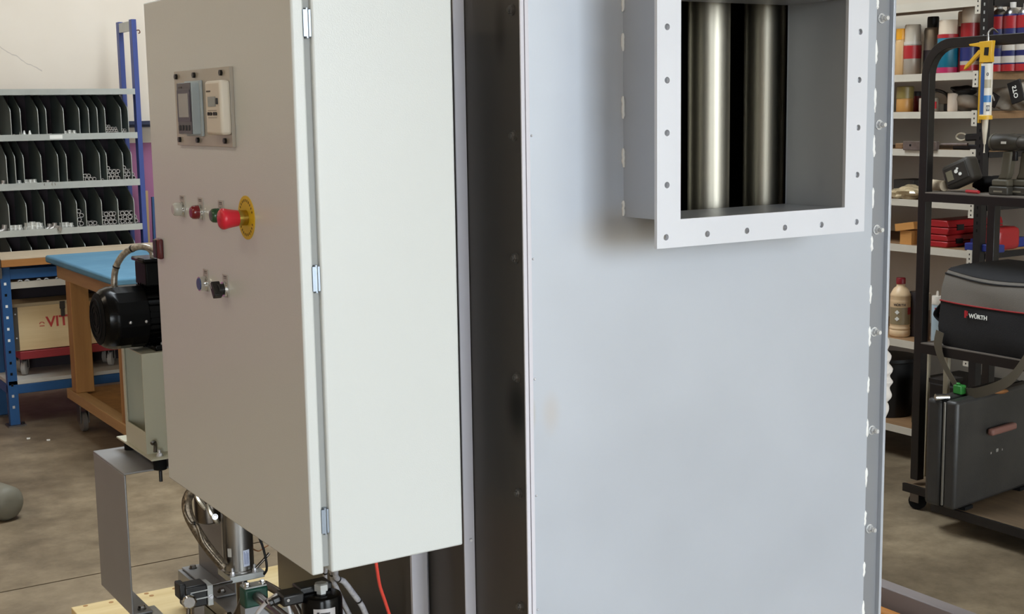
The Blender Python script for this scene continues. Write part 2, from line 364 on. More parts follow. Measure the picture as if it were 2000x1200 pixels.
part('side_panel', MB().box(2.405, 2.409, YF+.022, YB, ZB, ZT), M_side_shade, ma)
part('back_panel', MB().box(X0, X1, YB, YB+.004, ZB, ZT), M_side_shade, ma)
part('top_panel', MB().box(X0, X1, YF, YB, ZT, ZT+.004), M_side_shade, ma)
part('bottom_panel', MB().box(X0, X1, YF+.02, YB, ZB-.004, ZB), M_side_shade, ma)
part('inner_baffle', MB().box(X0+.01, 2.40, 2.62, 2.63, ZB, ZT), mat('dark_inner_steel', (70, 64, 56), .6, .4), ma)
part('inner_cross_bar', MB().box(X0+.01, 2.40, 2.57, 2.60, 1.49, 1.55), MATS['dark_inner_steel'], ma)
M_tube = mat('polished_tube', (158, 153, 140), .42, 1.0, var=.12, scale=2.0, stretch=(40, 40, .25))
for cx, cy, r in ((1.957, 2.275, .046), (2.120, 2.275, .046), (1.794, 2.275, .046), (1.895, 2.37, .046), (2.05, 2.40, .03)):
    part('tube', MB().cyl((cx, cy, ZB+.05), (cx, cy, ZT-.02), r, n=40), M_tube, ma)
# duct box and drilled flange
YFL = 1.9965
du = MB().box(OX0-.004, OX0, YFL, YF, OZ0-.004, OZ1+.004).box(OX1, OX1+.004, YFL, YF, OZ0-.004, OZ1+.004)
du.box(OX0, OX1, YFL, YF, OZ0-.004, OZ0).box(OX0, OX1, YFL, YF, OZ1, OZ1+.004)
part('duct_box', du, M_duct, ma)
holes = []
for i in range(6):
    for z in (1.2575, OZ1+.033): holes.append(circ(1.607+.1022*i, z, .0062))
for i in range(1, 5):
    for x in (1.609, 2.117): holes.append(circ(x, 1.2585+.0978*i, .0062))
fl_out = [(1.585, 1.2365), (2.141, 1.2365), (2.141, OZ1+.054), (1.585, OZ1+.054)]
fl_in = [(OX0+.001, OZ0+.001), (OX1-.001, OZ0+.001), (OX1-.001, OZ1-.001), (OX0+.001, OZ1-.001)]
fm = plate_with_holes(fl_out, [fl_in]+holes, .008)
for i, p in enumerate(fm.v): fm.v[i] = Vector((p.x, YFL-p.z-.004, p.y))
part('duct_flange', fm, mat_machine('flange_face', c=(222, 224, 231), rough=.42, metal=.15), ma, sharp=30)
def bead(p, L, w=.006, d=.003, axis='z', seed=0):
    rnd = random.Random(seed); p = Vector(p); pts = []; rs = []
    k = 7
    for i in range(k):
        t = i/(k-1)-.5
        pts.append(p+Vector((rnd.uniform(-.0012, .0012), 0, t*L))); rs.append(w*(.55 if i in (0, k-1) else rnd.uniform(.8, 1.15)))
    mb = MB().tube(pts, rs, 8)
    return mb
for i, y in enumerate((82, 210, 308, 407)):
    y0, y1 = {82: (65, 100), 210: (188, 232), 308: (290, 327), 407: (392, 422)}[y]
    a = aty(1218, y0, YF-.002); b = aty(1218, y1, YF-.002)
    part('weld_bead', bead(((OX0-.006), YF-.002, (a.z+b.z)/2), a.z-b.z, .0034, seed=i), M_weld, ma)
part('weld_bead', bead(((OX0-.006), YF-.002, 1.71), .04, .0034, seed=55), M_weld, ma)
for i, (y0, y1) in enumerate(((-6, 18), (78, 125), (172, 220), (264, 307), (367, 407), (461, 491), (557, 593), (637, 676), (735, 767), (817, 852), (912, 949), (995, 1024), (1094, 1123), (1169, 1215))):
    a = aty(1700, y0, YF+.004); b = aty(1700, y1, YF+.004)
    part('weld_bead', bead((XW+.001, YF+.003, (a.z+b.z)/2), a.z-b.z, .0050, seed=20+i), M_weld, ma)
for z in (1.695, 1.455, 1.213, .972, .735, .492, .252):
    mb = hexbolt((2.3835, YF+.016, z), (0, -1, 0), .0092, .0085, shaft=.012)
    mb.lathe([(.0066, .013), (.0066, .0165), (.0052, .0185)], (2.3835, YF+.016, z), (0, -1, 0), 6, phase=.4)
    part('hex_bolt', mb, mat('bright_zinc', (238, 240, 242), .22, .5), ma, sharp=30)
for z in (1.69, 1.452, 1.215, .978, .742, .575-.07, .30):
    part('hex_bolt', hexbolt((X0, YF+.034, z+ (0.0)), (-1, 0, 0), .0085, .008, shaft=.003), mat('side_bolt_zinc', (112, 108, 104), .35, .6), ma, sharp=30)
for z in (1.452, 1.215, .978, .742, .505):
    part('rivet', MB().sphere((X0+.017, YF-.0005, z), .0025, 8, 5), M_zinc, ma)

# posts carrying the cabinet, fixed to the machine side
def post(label, front, web):
    xs = [p.x for p in front.v]; ys = [p.y for p in front.v+web.v]
    t = thing('mounting_post', label, 'post', ((min(xs)+max(xs))/2, (min(ys)+max(ys))/2, .15), group='cabinet mounting posts')
    part('front_face', front, M_paint, t); part('side_web', web, M_side_shade, t)  # web takes the darkened side tone, its shade put into the colour
post('narrow grey steel upright between the white cabinet and the dark machine side',
     MB().box(1.3735, 1.3985, 2.374, 2.377, .15, 2.2), MB().box(1.3735, 1.3765, 2.377, 2.424, .15, 2.2).box(1.3955, 1.3985, 2.377, 2.424, .15, 2.2))
post('wider grey steel upright seen below the white cabinet',
     MB().prism([(1.352, 2.575), (1.390, 2.573), (1.397, 2.580), (1.397, 2.583), (1.352, 2.583)], 'z', .15, 2.1), MB().box(1.352, 1.355, 2.583, 2.61, .15, 2.1).box(1.394, 1.397, 2.583, 2.61, .15, 2.1))
for z in (.80, 1.55):
    single('mounting_rail', MB().box(1.2775, 1.352, 2.70, 2.74, z, z+.04).box(1.352, 1.398, 2.70, 2.74, z, z+.04), M_mach,
           'short grey rail holding the white cabinet off the machine, %s' % ('lower one' if z < 1 else 'upper one'), 'rail', 'cabinet rails')

# ================================================================== ELECTRICAL CABINET
DX, CY0, CY1, CZ0, CZ1, CXB = .956, 2.2115, 3.040, .653, 1.752, 1.2765
ca = thing('control_cabinet', 'white steel control cabinet with push buttons on its door', 'cabinet', ((DX+CXB)/2, (CY0+CY1)/2, CZ0))
part('body', MB().box(DX+.037, CXB, CY0, CY1, CZ0, CZ1), M_cab, ca, bevel=.004)
part('gasket', MB().box(DX+.02, DX+.037, CY0+.010, CY1-.012, CZ0+.012, CZ1-.012), mat('grey_gasket', (150, 152, 150), .6), ca)
part('door', MB().box(DX, DX+.024, CY0+.004, CY1, CZ0, CZ1), M_cab, ca, bevel=.004)
for k, (py0, py1, px) in enumerate(((14, 74, 573), (520, 575, 598), (997, 1050, 617))):
    a = aty(px, py0, CY0); b = aty(px, py1, CY0)
    mb = MB().cyl((DX+.030, CY0+.006, b.z), (DX+.030, CY0+.006, a.z), .0042, n=12)
    mb.box(DX+.022, DX+.0285, CY0+.002, CY0+.008, b.z+.003, a.z-.003)
    mb.box(DX+.0315, DX+.0365, CY0+.003, CY0+.008, b.z+.003, a.z-.003)
    part('hinge', mb, mat('zinc_hinge', (150, 160, 172), .35, 1.0), ca)
lk = MB().box(DX-.012, DX, 2.985, 3.02, 1.178, 1.224)
part('door_lock', lk, mat('dark_red_lock', (92, 34, 36), .35), ca, bevel=.004)
part('lock_insert', MB().box(DX-.0145, DX-.011, 2.999, 3.021, 1.180, 1.222), M_black, ca, bevel=.003)
M_plate = mat('legend_plate_alu', (186, 182, 176), .45, .2)
M_ink = mat('grey_print', (90, 86, 82), .6)
def button(name, y, z, lens_m, lens_prof, label, bez=True):
    b = part(name, MB().lathe([(.0158, 0), (.0158, .0022), (.0150, .004), (.0150, .006 if bez else .015)], (DX-.0015, y, z), (-1, 0, 0), 24), M_chrome, ca, label=label)
    part('lens', MB().lathe(lens_prof, (DX-.0015, y, z), (-1, 0, 0), 24), lens_m, b)
    part('legend_plate', MB().box(DX-.0015, DX, y-.0155, y+.0155, z-.017, z+.030), M_plate, b, bevel=.0006)
    part('legend_print', MB().box(DX-.0018, DX-.0014, y-.008, y+.008, z+.0245, z+.0265).box(DX-.0018, DX-.0014, y-.008, y+.008, z+.0215, z+.0228), M_ink, b)
    return b
dome = [(.0145, .004), (.0148, .012), (.0138, .018), (.0105, .0215), (.002, .0225)]
M_lw = mat('white_lens', (190, 190, 184), .25, coat=.3); M_lr = mat('red_lens', (120, 18, 28), .22, coat=.4); M_lg = mat('green_lens', (42, 82, 52), .25, coat=.3)
button('indicator_lamp', 2.838, 1.300, M_lw, dome, 'white indicator lamp')
button('indicator_lamp', 2.723, 1.300, M_lr, dome, 'red indicator lamp')
button('indicator_lamp', 2.603, 1.300, M_lg, dome, 'green indicator lamp')
button('push_button', 2.712, 1.150, mat('blue_cap', (66, 84, 128), .4), [(.0128, .004), (.0128, .0160), (.0120, .0168)], 'chrome push button with blue cap', bez=False)
sel = button('selector_switch', 2.597, 1.150, M_black, [(.0115, .004), (.0118, .016), (.011, .017)], 'black selector knob on chrome ring')
k = MB().box(-.030, -.012, -.0075, .0075, -.0165, .0165); k.xf(Matrix.Translation((DX, 2.597, 1.150)) @ Matrix.Rotation(math.radians(-35), 4, 'X'))
part('knob_grip', k, M_black, sel, bevel=.002)
k = MB().box(-.0305, -.0298, -.0012, .0012, .004, .0165); k.xf(Matrix.Translation((DX, 2.597, 1.150)) @ Matrix.Rotation(math.radians(-35), 4, 'X'))
part('pointer_mark', k, M_lw, sel)
es = part('emergency_stop', MB().lathe([(.0150, .001), (.0150, .020), (.0142, .021)], (DX, 2.466, 1.303), (-1, 0, 0), 28), mat('brass_tinted_collar', (190, 170, 90), .25, 1.0), ca, label='red mushroom emergency stop on yellow disc')
part('mushroom_head', MB().lathe([(.0155, .019), (.0165, .026), (.0185, .038), (.0205, .046), (.0203, .050), (.0170, .054), (.0100, .056), (.001, .0565)], (DX, 2.466, 1.303), (-1, 0, 0), 32), mat('red_plastic', (205, 34, 52), .35), es, sharp=50)
part('yellow_disc', MB().cyl((DX-.0015, 2.466, 1.303), (DX, 2.466, 1.303), .0425, n=48), mat('yellow_label', (214, 176, 26), .5), es)
mk = MB()
for i in range(26):
    if i in (6, 7, 19, 20): continue
    w = 2*math.pi*i/26; R = Matrix.Translation((DX-.0015, 2.466, 1.303)) @ Matrix.Rotation(w, 4, 'X')
    q = MB().box(-.0004, .0002, -.0018, .0018, .031, .036); q.xf(R); mk.add(q.v, q.f)
part('disc_print', mk, mat('dark_print', (110, 88, 20), .6), es)
# instrument plate with the two controllers
ip = part('instrument_plate', MB().box(DX-.008, DX, 2.504, 2.830, 1.438, 1.593), mat('acrylic_plate', (176, 168, 156), .25), ca, bevel=.001)
for y, z in ((2.812, 1.582), (2.70, 1.582), (2.545, 1.582), (2.808, 1.450), (2.695, 1.450), (2.538, 1.450)):
    part('plate_screw', MB().cyl((DX-.008, y, z), (DX-.013, y, z), .0062, n=6), M_black, ip)
M_d1 = mat('blue_grey_plastic', (172, 184, 190), .45); M_d1d = mat('slate_front', (84, 84, 90), .4)
c1 = part('display_controller', MB().box(DX-.030, DX-.008, 2.664, 2.748, 1.462, 1.567).box(DX-.014, DX-.008, 2.655, 2.752, 1.458, 1.571), M_d1, ca, bevel=.002)
part('front_face', MB().box(DX-.0315, DX-.030, 2.665, 2.747, 1.463, 1.566), M_d1d, c1)
part('screen_bezel', MB().box(DX-.0325, DX-.0315, 2.668, 2.746, 1.488, 1.552), mat('dark_violet_bezel', (52, 46, 66), .35), c1)
part('screen', MB().box(DX-.0332, DX-.0324, 2.676, 2.736, 1.497, 1.545), mat('grey_lcd', (140, 136, 134), .15), c1)
part('maker_mark', MB().box(DX-.0328, DX-.0314, 2.715, 2.735, 1.556, 1.559), M_ink, c1)
for i in range(4):
    part('key', MB().box(DX-.0335, DX-.0314, 2.676+i*.0185, 2.687+i*.0185, 1.470, 1.481), mat('key_grey', (60, 60, 62), .5), c1, bevel=.001)
M_d2 = mat('ivory_plastic', (222, 214, 200), .45)
c2 = part('counter_module', MB().box(DX-.030, DX-.008, 2.500, 2.586, 1.462, 1.567), M_d2, ca, bevel=.006)
part('screen', MB().box(DX-.0315, DX-.0298, 2.526, 2.566, 1.517, 1.536), mat('green_grey_lcd', (128, 134, 132), .2), c2)
part('toggle', MB().box(DX-.0335, DX-.0298, 2.513, 2.519, 1.521, 1.533), M_black, c2, bevel=.001)
for i, y in enumerate((2.565, 2.551, 2.534, 2.524)):
    part('key', MB().cyl((DX-.033, y, 1.503), (DX-.0298, y, 1.503), .0034, n=10), M_black, c2)
part('maker_mark', MB().box(DX-.0306, DX-.0298, 2.553, 2.575, 1.545, 1.548), M_ink, c2)
part('print_lines', MB().box(DX-.0304, DX-.0298, 2.522, 2.570, 1.5085, 1.510).box(DX-.0304, DX-.0298, 2.522, 2.57, 1.4945, 1.496), mat('light_print', (160, 150, 138), .6), c2)

# ================================================================== PALLET AND BASE FRAME
M_pw = mat_wood('pale_pallet_wood', (228, 208, 160), (205, 178, 122), 0)
pa = thing('wooden_pallet', 'pale new wood pallet under the machine', 'pallet', (1.7, 2.9, 0))
for i in range(6):
    y1 = 3.703-i*.285
    part('deck_board', MB().box(.868, 2.62, y1-.272, y1, .122, .144), M_pw, pa, bevel=.002)
for x in (.88, 1.70, 2.50):
    part('stringer', MB().box(x, x+.10, 2.02, 3.69, .022, .122), M_pw, pa, bevel=.002)
    part('runner', MB().box(x, x+.10, 2.02, 3.69, 0, .022), M_pw, pa, bevel=.002)
M_knot = mat('wood_knot', (168, 124, 76), .7)
for px, py in ((167, 1184), (217, 1177), (286, 1160), (341, 1150), (296, 1164)):
    q = atz(px, py, .1442); part('knot', MB().cyl((q.x, q.y, .1435), (q.x, q.y, .1446), .007, n=9), M_knot, pa)
bf = thing('base_frame', 'grey steel channel frame on the pallet under the motor bracket', 'frame', (1.15, 3.3, .144))
def channel_y(x0, x1, y0, y1, z0, z1):
    return MB().box(x0, x1, y0, y1, z1-.004, z1).box(x0, x0+.004, y0, y1, z0, z1-.004).box(x0, x1, y0, y1, z0, z0+.004)
part('beam', channel_y(.925, .985, 3.06, 3.31, .144, .248), M_galv, bf)
part('beam', channel_y(1.125, 1.195, 3.06, 3.54, .212, .248), M_greysheet, bf)
part('support_block', MB().box(1.14, 1.18, 3.40, 3.46, .144, .212), M_galv, bf)
part('cross_beam', MB().box(.985, 1.10, 3.06, 3.11, .144, .246).box(1.18, 1.398, 3.06, 3.11, .144, .246), M_galv, bf, bevel=.003)
part('cross_beam', MB().box(1.18, 1.398, 2.70, 2.75, .144, .246).box(1.19, 1.24, 2.75, 3.06, .144, .246), M_galv, bf, bevel=.003)

# ================================================================== MOTOR BRACKET, STAND, MOTOR
mbk = thing('motor_bracket', 'folded grey sheet bracket carrying the motor stand', 'bracket', (1.05, 3.39, .25))
T = .005
part('left_leg', MB().box(.912, .912+T, 3.258, 3.536, .25, .617), M_greysheet, mbk, bevel=.002)
part('top_plate', MB().box(.912, 1.190, 3.258, 3.536, .617, .617+T), M_greysheet, mbk, bevel=.002)
part('right_leg', MB().box(1.185, 1.190, 3.258, 3.536, .25, .617), M_greysheet, mbk, bevel=.002)
part('left_foot', MB().box(.917, .965, 3.258, 3.536, .25, .255), M_greysheet, mbk, bevel=.001)
part('right_foot', MB().box(1.135, 1.185, 3.258, 3.536, .25, .255), M_greysheet, mbk, bevel=.001)
for p in ((.945, 3.285), (1.158, 3.51), (1.158, 3.285)):
    part('foot_bolt', hexbolt((p[0], p[1], .255), (0, 0, 1), .009, .009), M_dbolt, mbk)
M_stand = mat('pale_green_sheet', (184, 182, 162), .45)
st = thing('motor_stand', 'pale green folded sheet stand under the black motor', 'stand', (1.07, 3.36, .655))
part('base_plate', MB().box(.972, 1.18, 3.220, 3.520, .652, .656), M_stand, st)
part('front_sheet', MB().box(.979, 1.17, 3.280, 3.283, .656, .913), M_stand, st)
part('side_sheet', MB().prism([(3.283, .656), (3.45, .656), (3.45, .913), (3.283, .913), (3.283, .70), (3.435, .70), (3.435, .69), (3.283, .66)], 'x', .979, .982) if False else MB().box(.979, .982, 3.435, 3.452, .656, .913).box(.979, .982, 3.283, 3.435, .656, .712), M_stand, st)
part('back_sheet', MB().box(.982, 1.17, 3.449, 3.452, .656, .913), M_stand, st)
part('top_sheet', MB().box(.979, 1.17, 3.283, 3.449, .910, .913), M_stand, st)
for x, y in ((1.001, 3.247), (1.14, 3.247), (1.001, 3.495), (1.14, 3.495)):
    part('rubber_mount', MB().cyl((x, y, .622), (x, y, .652), .0165, n=20), M_rubber, st)
    part('mount_stud', MB().cyl((x, y, .590), (x, y, .617), .0045, n=8), M_black, st)
    part('mount_bolt', hexbolt((x, y, .656), (0, 0, 1), .007, .008, shaft=.008), M_zinc, st)
eb = MB().tube(spline([(.995, 3.262, .664), (.995, 3.258, .682), (.990, 3.250, .692), (.982, 3.246, .690)], 5), .005, 8)
part('lifting_eye', eb, M_dbolt, st)

mo = thing('electric_motor', 'glossy black electric motor on the pale green stand', 'motor', (1.05, 3.37, .913))
mz, my, mr = .998, 3.37, .080
part('housing', MB().lathe([(mr*.93, .965), (mr*.95, .97), (mr*.95, 1.25), (mr*.7, 1.255)], (0, my, mz), (1, 0, 0), 40), M_blackm, mo)
part('fan_cover', MB().lathe([(.030, .898), (.052, .899), (.066, .903), (.074, .912), (.0795, .928), (mr, .94), (mr, 1.01), (mr*.97, 1.012)], (0, my, mz), (1, 0, 0), 16, phase=math.pi/16), M_blackm, mo, sharp=22)
fb = MB()
for i in range(28):
    w = 2*math.pi*i/28
    q = MB().box(1.012, 1.235, -.0016, .0016, mr*.93, mr*1.04); q.xf(Matrix.Translation((0, my, mz)) @ Matrix.Rotation(w, 4, 'X'))
    part('cooling_fin', q, M_blackm, mo)
part('grille_plate', MB().lathe([(.066, 0), (.060, -.003), (.03, -.0045), (.004, -.005)], (.9015, my, mz), (1, 0, 0), 28), M_rubber, mo)
for r in (.02, .035, .05):
    part('grille_ring', MB().ring((.8945, my, mz), (.898, my, mz), r+.0025, r-.0025, 24), M_rubber, mo)
tb = part('terminal_box', MB().box(1.015, 1.115, 3.325, 3.415, 1.075, 1.135), mat('satin_black', (9, 9, 9), .5, spec=.15), mo, bevel=.004)
part('box_lid', MB().box(1.008, 1.122, 3.318, 3.422, 1.135, 1.146), M_blackm, tb, bevel=.004)
part('cable_gland', MB().lathe([(.014, 0), (.014, .008), (.010, .009), (.010, .018)], (1.050, 3.35, 1.145), (0, 0, 1), 12), M_galv, tb)
part('motor_foot', MB().box(1.02, 1.20, 3.295, 3.445, .913, .928), M_blackm, mo, bevel=.003)
part('cover_screw', MB().sphere((.96, my-mr*.995, mz-.005), .004, 8, 5), M_zinc, mo)
part('cover_screw', MB().sphere((1.0, my-mr*.985, mz-.006), .004, 8, 5), M_zinc, mo)
part('foot_bolt', hexbolt((1.045, 3.306, .928), (0, -.5, .8), .006, .006), M_zinc, mo)

# braided cables
M_braid = mat('clear_braided_sleeve', (196, 188, 172), .3, .3, c2=(110, 100, 88), scale=90, coat=.4)
M_tie = mat('cable_tie_black', (12, 12, 12), .5)
def cable(name, pts, r, m, label, ties=(), cat='cable', n=10):
    sp = spline(pts, 7); mid = sp[len(sp)//2]
    o = thing(name, label, cat, (sum((p.x for p in sp))/len(sp), sum((p.y for p in sp))/len(sp), min(p.z for p in sp)-r))
    part('sleeve', MB().tube(sp, r, n), m, o)
    for t in ties:
        i = max(1, min(len(sp)-2, int(t*len(sp)))); d = (sp[i+1]-sp[i-1]).normalized()
        part('cable_tie', MB().cyl(sp[i]-d*.002, sp[i]+d*.002, r*1.12, n=12).box(*[c for k in range(3) for c in (sp[i][k]-.003, sp[i][k]+.003)], c=None) if False else MB().cyl(sp[i]-d*.002, sp[i]+d*.002, r*1.12, n=12), M_tie, o)
    return o
def P(px, py, Y): return aty(px, py, Y)
cable('braided_cable', [P(223, 560, 3.44), P(224, 535, 3.44), P(231, 512, 3.43), P(246, 493, 3.41), P(268, 483, 3.38), P(288, 484, 3.36), P(298, 494, 3.35), P(300, 508, 3.35), (1.050, 3.35, 1.160)], .0085, M_braid, 'clear braided cable looping over the black motor', (.2, .45))
cable('braided_cable', [P(283, 482, 3.36), P(298, 487, 3.33), P(312, 494, 3.30), P(330, 505, 3.25)], .0055, M_braid, 'thinner braided cable running from the motor loop towards the cabinet')

# ================================================================== PIPEWORK BELOW THE CABINET
part('beam', channel_y(1.085, 1.195, 2.42, 3.058, .144, .246), M_galv, bf)
part('beam', channel_y(.95, 1.07, 2.2, 2.42, .144, .246), M_galv, bf)
M_darksteel = mat('dark_oily_steel', (120, 112, 104), .3, 1.0, var=.2, scale=12)
fa = aty(450, 1130, 3.07); fb_ = aty(517, 1114, 3.07); FZ = (fa.z+fb_.z)/2
c0 = Vector(((fa.x+fb_.x)/2, 3.115, FZ)); FW2 = (fb_.x-fa.x)/2
cyA = thing('steel_cylinder', 'brushed steel cylinder on a square flange below the cabinet door', 'cylinder', (c0.x, c0.y, FZ-.02))
part('barrel', MB().lathe([(.038, 0), (.041, .001), (.041, .005), (.0385, .007), (.0385, .24), (.03, .245)], (c0.x-.006, c0.y, FZ), (0, 0, 1), 40), M_steel, cyA)
part('square_flange', MB().box(c0.x-FW2, c0.x+FW2, c0.y-.045, c0.y+.045, FZ-.017, FZ), M_galv, cyA, bevel=.002)
for dx, dy in ((-.036, -.036), (.020, -.040), (-.036, .036), (.038, .036)):
    part('flange_bolt', hexbolt((c0.x+dx, c0.y+dy, FZ), (0, 0, 1), .0055, .010, shaft=.010), M_zinc, cyA)
part('flange_foot', MB().cyl((c0.x, c0.y, .246), (c0.x, c0.y, FZ-.017), .014, n=16), M_darksteel, cyA)
q = aty(477, 1090, c0.y-.036)
def wrap_label(cx, cy, r, a0, a1, z0, z1, n=6):
    mb = MB(); vs = []; fs = []
    for i in range(n+1):
        w = a0+(a1-a0)*i/n
        for rr in (r+.0002, r+.0008):
            for z in (z0, z1): vs.append((cx+rr*math.cos(w), cy+rr*math.sin(w), z))
    for i in range(n):
        a = i*4; b = a+4
        fs += [(a+2, b+2, b+3, a+3), (a, a+1, b+1, b), (a, b, b+2, a+2), (a+1, a+3, b+3, b+1)]
    fs += [(0, 2, 3, 1), (n*4, n*4+1, n*4+3, n*4+2)]
    return mb.add(vs, fs)
M_lab = mat('white_blue_label', (205, 212, 232), .4); M_lab2 = mat('grey_sticker', (186, 182, 174), .4)
lb = part('rating_label', wrap_label(c0.x-.006, c0.y, .0385, math.radians(-92), math.radians(-66), FZ+.018, FZ+.060), M_lab, cyA)
part('sticker', wrap_label(c0.x-.006, c0.y, .0385, math.radians(-150), math.radians(-134), FZ+.045, FZ+.067), M_lab2, cyA)
tx = MB()
for i in range(4):
    qz = wrap_label(c0.x-.006, c0.y, .0388, math.radians(-88+i*5), math.radians(-86.5+i*5), FZ+.024, FZ+.056-.004*(i % 2), 1); tx.add(qz.v, qz.f)
part('label_print', tx, mat('blue_print', (92, 104, 150), .5), cyA)

# pump body with hose clamps behind the door's lower corner
pb = thing('pump_body', 'dark steel pump body with pale clamps beside the braided hose', 'pump', (1.10, 3.18, .35))
part('casing', MB().lathe([(.030, 0), (.036, .004), (.036, .10), (.030, .11), (.030, .16)], (1.105, 3.20, .48), (.0, 0, 1), 28), M_darksteel, pb)
for (px, py, w) in ((391, 975, .010), (416, 1003, .011)):
    a = aty(px, py, 3.155)
    mb = MB().tube(spline([a+Vector((-.012, .004, .026)), a+Vector((-.007, -.004, .004)), a+Vector((.004, -.008, -.016)), a+Vector((.010, -.010, -.026))], 5), [.004+.003*math.sin(i*.2) for i in range(16)], 8)
    part('hose_clamp', mb, mat('pale_clamp', (214, 208, 192), .25, .8), pb)
a = aty(420, 1010, 3.135)
part('clamp_bolt', hexbolt(a, (-.3, -1, .2), .006, .007), M_zinc, pb)
M_dbraid = mat('dark_braided_hose', (150, 134, 112), .35, .6, c2=(66, 58, 50), scale=120)
cable('braided_hose', [aty(382, 950, 3.16), aty(366, 975, 3.14), aty(368, 1005, 3.13), aty(386, 1040, 3.12), aty(410, 1075, 3.11), aty(438, 1108, 3.09)], .013, M_dbraid, 'dark braided hose curving down beside the steel cylinder', cat='hose')
cable('thin_hose', [aty(362, 985, 3.13), aty(360, 1000, 3.12), aty(372, 1022, 3.11), aty(384, 1026, 3.11), aty(398, 1062, 3.10), aty(432, 1104, 3.08)], .0042, M_dbraid, 'thin translucent hose beside the dark braided hose', (.5,), cat='hose')
# actuator left of the flange
ac = thing('pneumatic_actuator', 'small black actuator with a chrome knob in front of the bracket foot', 'actuator', (1.03, 3.02, .25))
f = aty(383, 1160, 3.02)
part('block', MB().box(f.x-.034, f.x+.020, 2.995, 3.045, f.z-.026, f.z+.028), M_black, ac, bevel=.004)
part('end_block', MB().box(f.x-.046, f.x-.030, 3.000, 3.040, f.z-.002, f.z+.036), M_black, ac, bevel=.003)
part('silver_plate', MB().box(f.x+.020, f.x+.034, 2.995, 3.045, f.z-.028, f.z+.022), M_galv, ac, bevel=.001)
part('chrome_knob', MB().lathe([(.010, -.012), (.018, -.010), (.018, .004), (.014, .008)], (f.x-.028, 2.988, f.z-.004), (-.3, -1, 0), 8), M_chrome, ac)
part('groove', MB().box(f.x-.022, f.x+.020, 2.993, 2.996, f.z-.006, f.z-.003).box(f.x-.022, f.x+.02, 2.993, 2.996, f.z+.012, f.z+.0145), M_galv, ac)
part('plate_screw', hexbolt((f.x+.027, 2.995, f.z-.006), (0, -1, 0), .005, .006), M_zinc, ac)
part('push_rod', MB().cyl((f.x+.034, 3.02, f.z+.010), (c0.x-.044, 3.068, FZ-.010), .0045, n=12), M_chrome, ac)
part('drain_tail', MB().tube([(f.x-.030, 2.99, f.z-.020), (f.x-.032, 2.99, f.z-.045), (f.x-.034, 2.99, f.z-.06)], .005, 8), M_darksteel, ac)
part('foot', MB().box(f.x-.01, f.x+.015, 3.01, 3.03, .248, f.z-.026), M_darksteel, ac)
# green pipe clamp with pipe
g = aty(494, 1158, 2.90)
gc = thing('pipe_clamp', 'green pipe clamp block with two chrome bolts', 'clamp', (g.x, 2.9, .25))
part('clamp_block', MB().box(g.x-.029, g.x+.029, 2.875, 2.915, g.z-.028, g.z+.018), mat('green_plastic', (22, 66, 52), .45), gc, bevel=.005)
part('top_plate', MB().box(g.x-.027, g.x+.027, 2.878, 2.912, g.z+.018, g.z+.022), M_galv, gc, bevel=.001)
for dx in (-.019, .019):
    part('clamp_bolt', hexbolt((g.x+dx, 2.888, g.z+.022), (0, 0, 1), .006, .010), M_chrome, gc)
part('clamp_foot', MB().box(g.x-.029, g.x+.029, 2.88, 2.91, .246, g.z-.028), M_greysheet, gc)
pp = aty(503, 1166, 2.874); p2 = aty(560, 1212, 2.56)
single('bare_pipe', MB().cyl((pp.x, 2.873, pp.z), (p2.x, 2.56, p2.z), .0125, n=18), M_darksteel, 'dull brown steel pipe coming out of the green clamp', 'pipe')
el = MB().tube(spline([(g.x-.075, 3.02, .262), (g.x-.055, 2.99, .285), (g.x-.02, 2.96, .300), (g.x, 2.917, g.z)], 6), .017, 14)
el.lathe([(.024, 0), (.024, .018)], (g.x-.045, 2.985, .292), (.6, -.5, .2), 6)
single('pipe_elbow', el, M_darksteel, 'greasy steel pipe elbow with a hex nut left of the green clamp', 'pipe')
single('dark_pipe', MB().tube(spline([aty(517, 1142, 3.04), aty(545, 1158, 2.98), aty(575, 1185, 2.90), aty(590, 1215, 2.84)], 5), .010, 12), M_darksteel, 'dark steel pipe running behind the green clamp', 'pipe')
# solenoid valve
s0 = aty(628, 1159, 2.30); sx, sy, sz = s0.x, 2.30, s0.z
so = thing('solenoid_valve', 'black round solenoid valve with a silver rating label and hex cap', 'valve', (sx, sy, .246))
part('coil', MB().lathe([(.038, 0), (.0395, .004), (.0395, .150), (.037, .156), (.033, .158)], (sx, sy, sz-.158), (0, 0, 1), 40), M_blackm, so)
part('hex_cap', MB().lathe([(.010, 0), (.010, .006), (.0145, .007), (.0145, .019), (.011, .021)], (sx, sy, sz), (0, 0, 1), 6), M_galv, so, sharp=25)
part('rating_label', wrap_label(sx, sy, .0395, math.radians(-138), math.radians(-76), sz-.085, sz-.018), mat('silver_label', (190, 188, 190), .35, .4), so)
lp = MB()
qz = wrap_label(sx, sy, .0399, math.radians(-128), math.radians(-121), sz-.030, sz-.024, 1); lp.add(qz.v, qz.f)
qz = wrap_label(sx, sy, .0399, math.radians(-119), math.radians(-92), sz-.0285, sz-.0255, 4); lp.add(qz.v, qz.f)
for i in range(5):
    qz = wrap_label(sx, sy, .0399, math.radians(-130), math.radians(-118+(i*7) % 13), sz-.038-i*.0085, sz-.0365-i*.0085, 3); lp.add(qz.v, qz.f)
part('label_print', lp, mat('black_print', (40, 38, 42), .6), so)
part('side_sticker', wrap_label(sx, sy, .0395, math.radians(-178), math.radians(-160), sz-.062, sz-.036), M_lab2, so)
part('valve_body', MB().cyl((sx, sy, .246), (sx, sy, sz-.158), .03, n=8), mat('brass_body', (150, 128, 72), .35, 1.0), so)
cn = thing('cable_plug', 'black cable plug beside the solenoid valve', 'plug', (sx-.05, sy+.02, sz-.02))
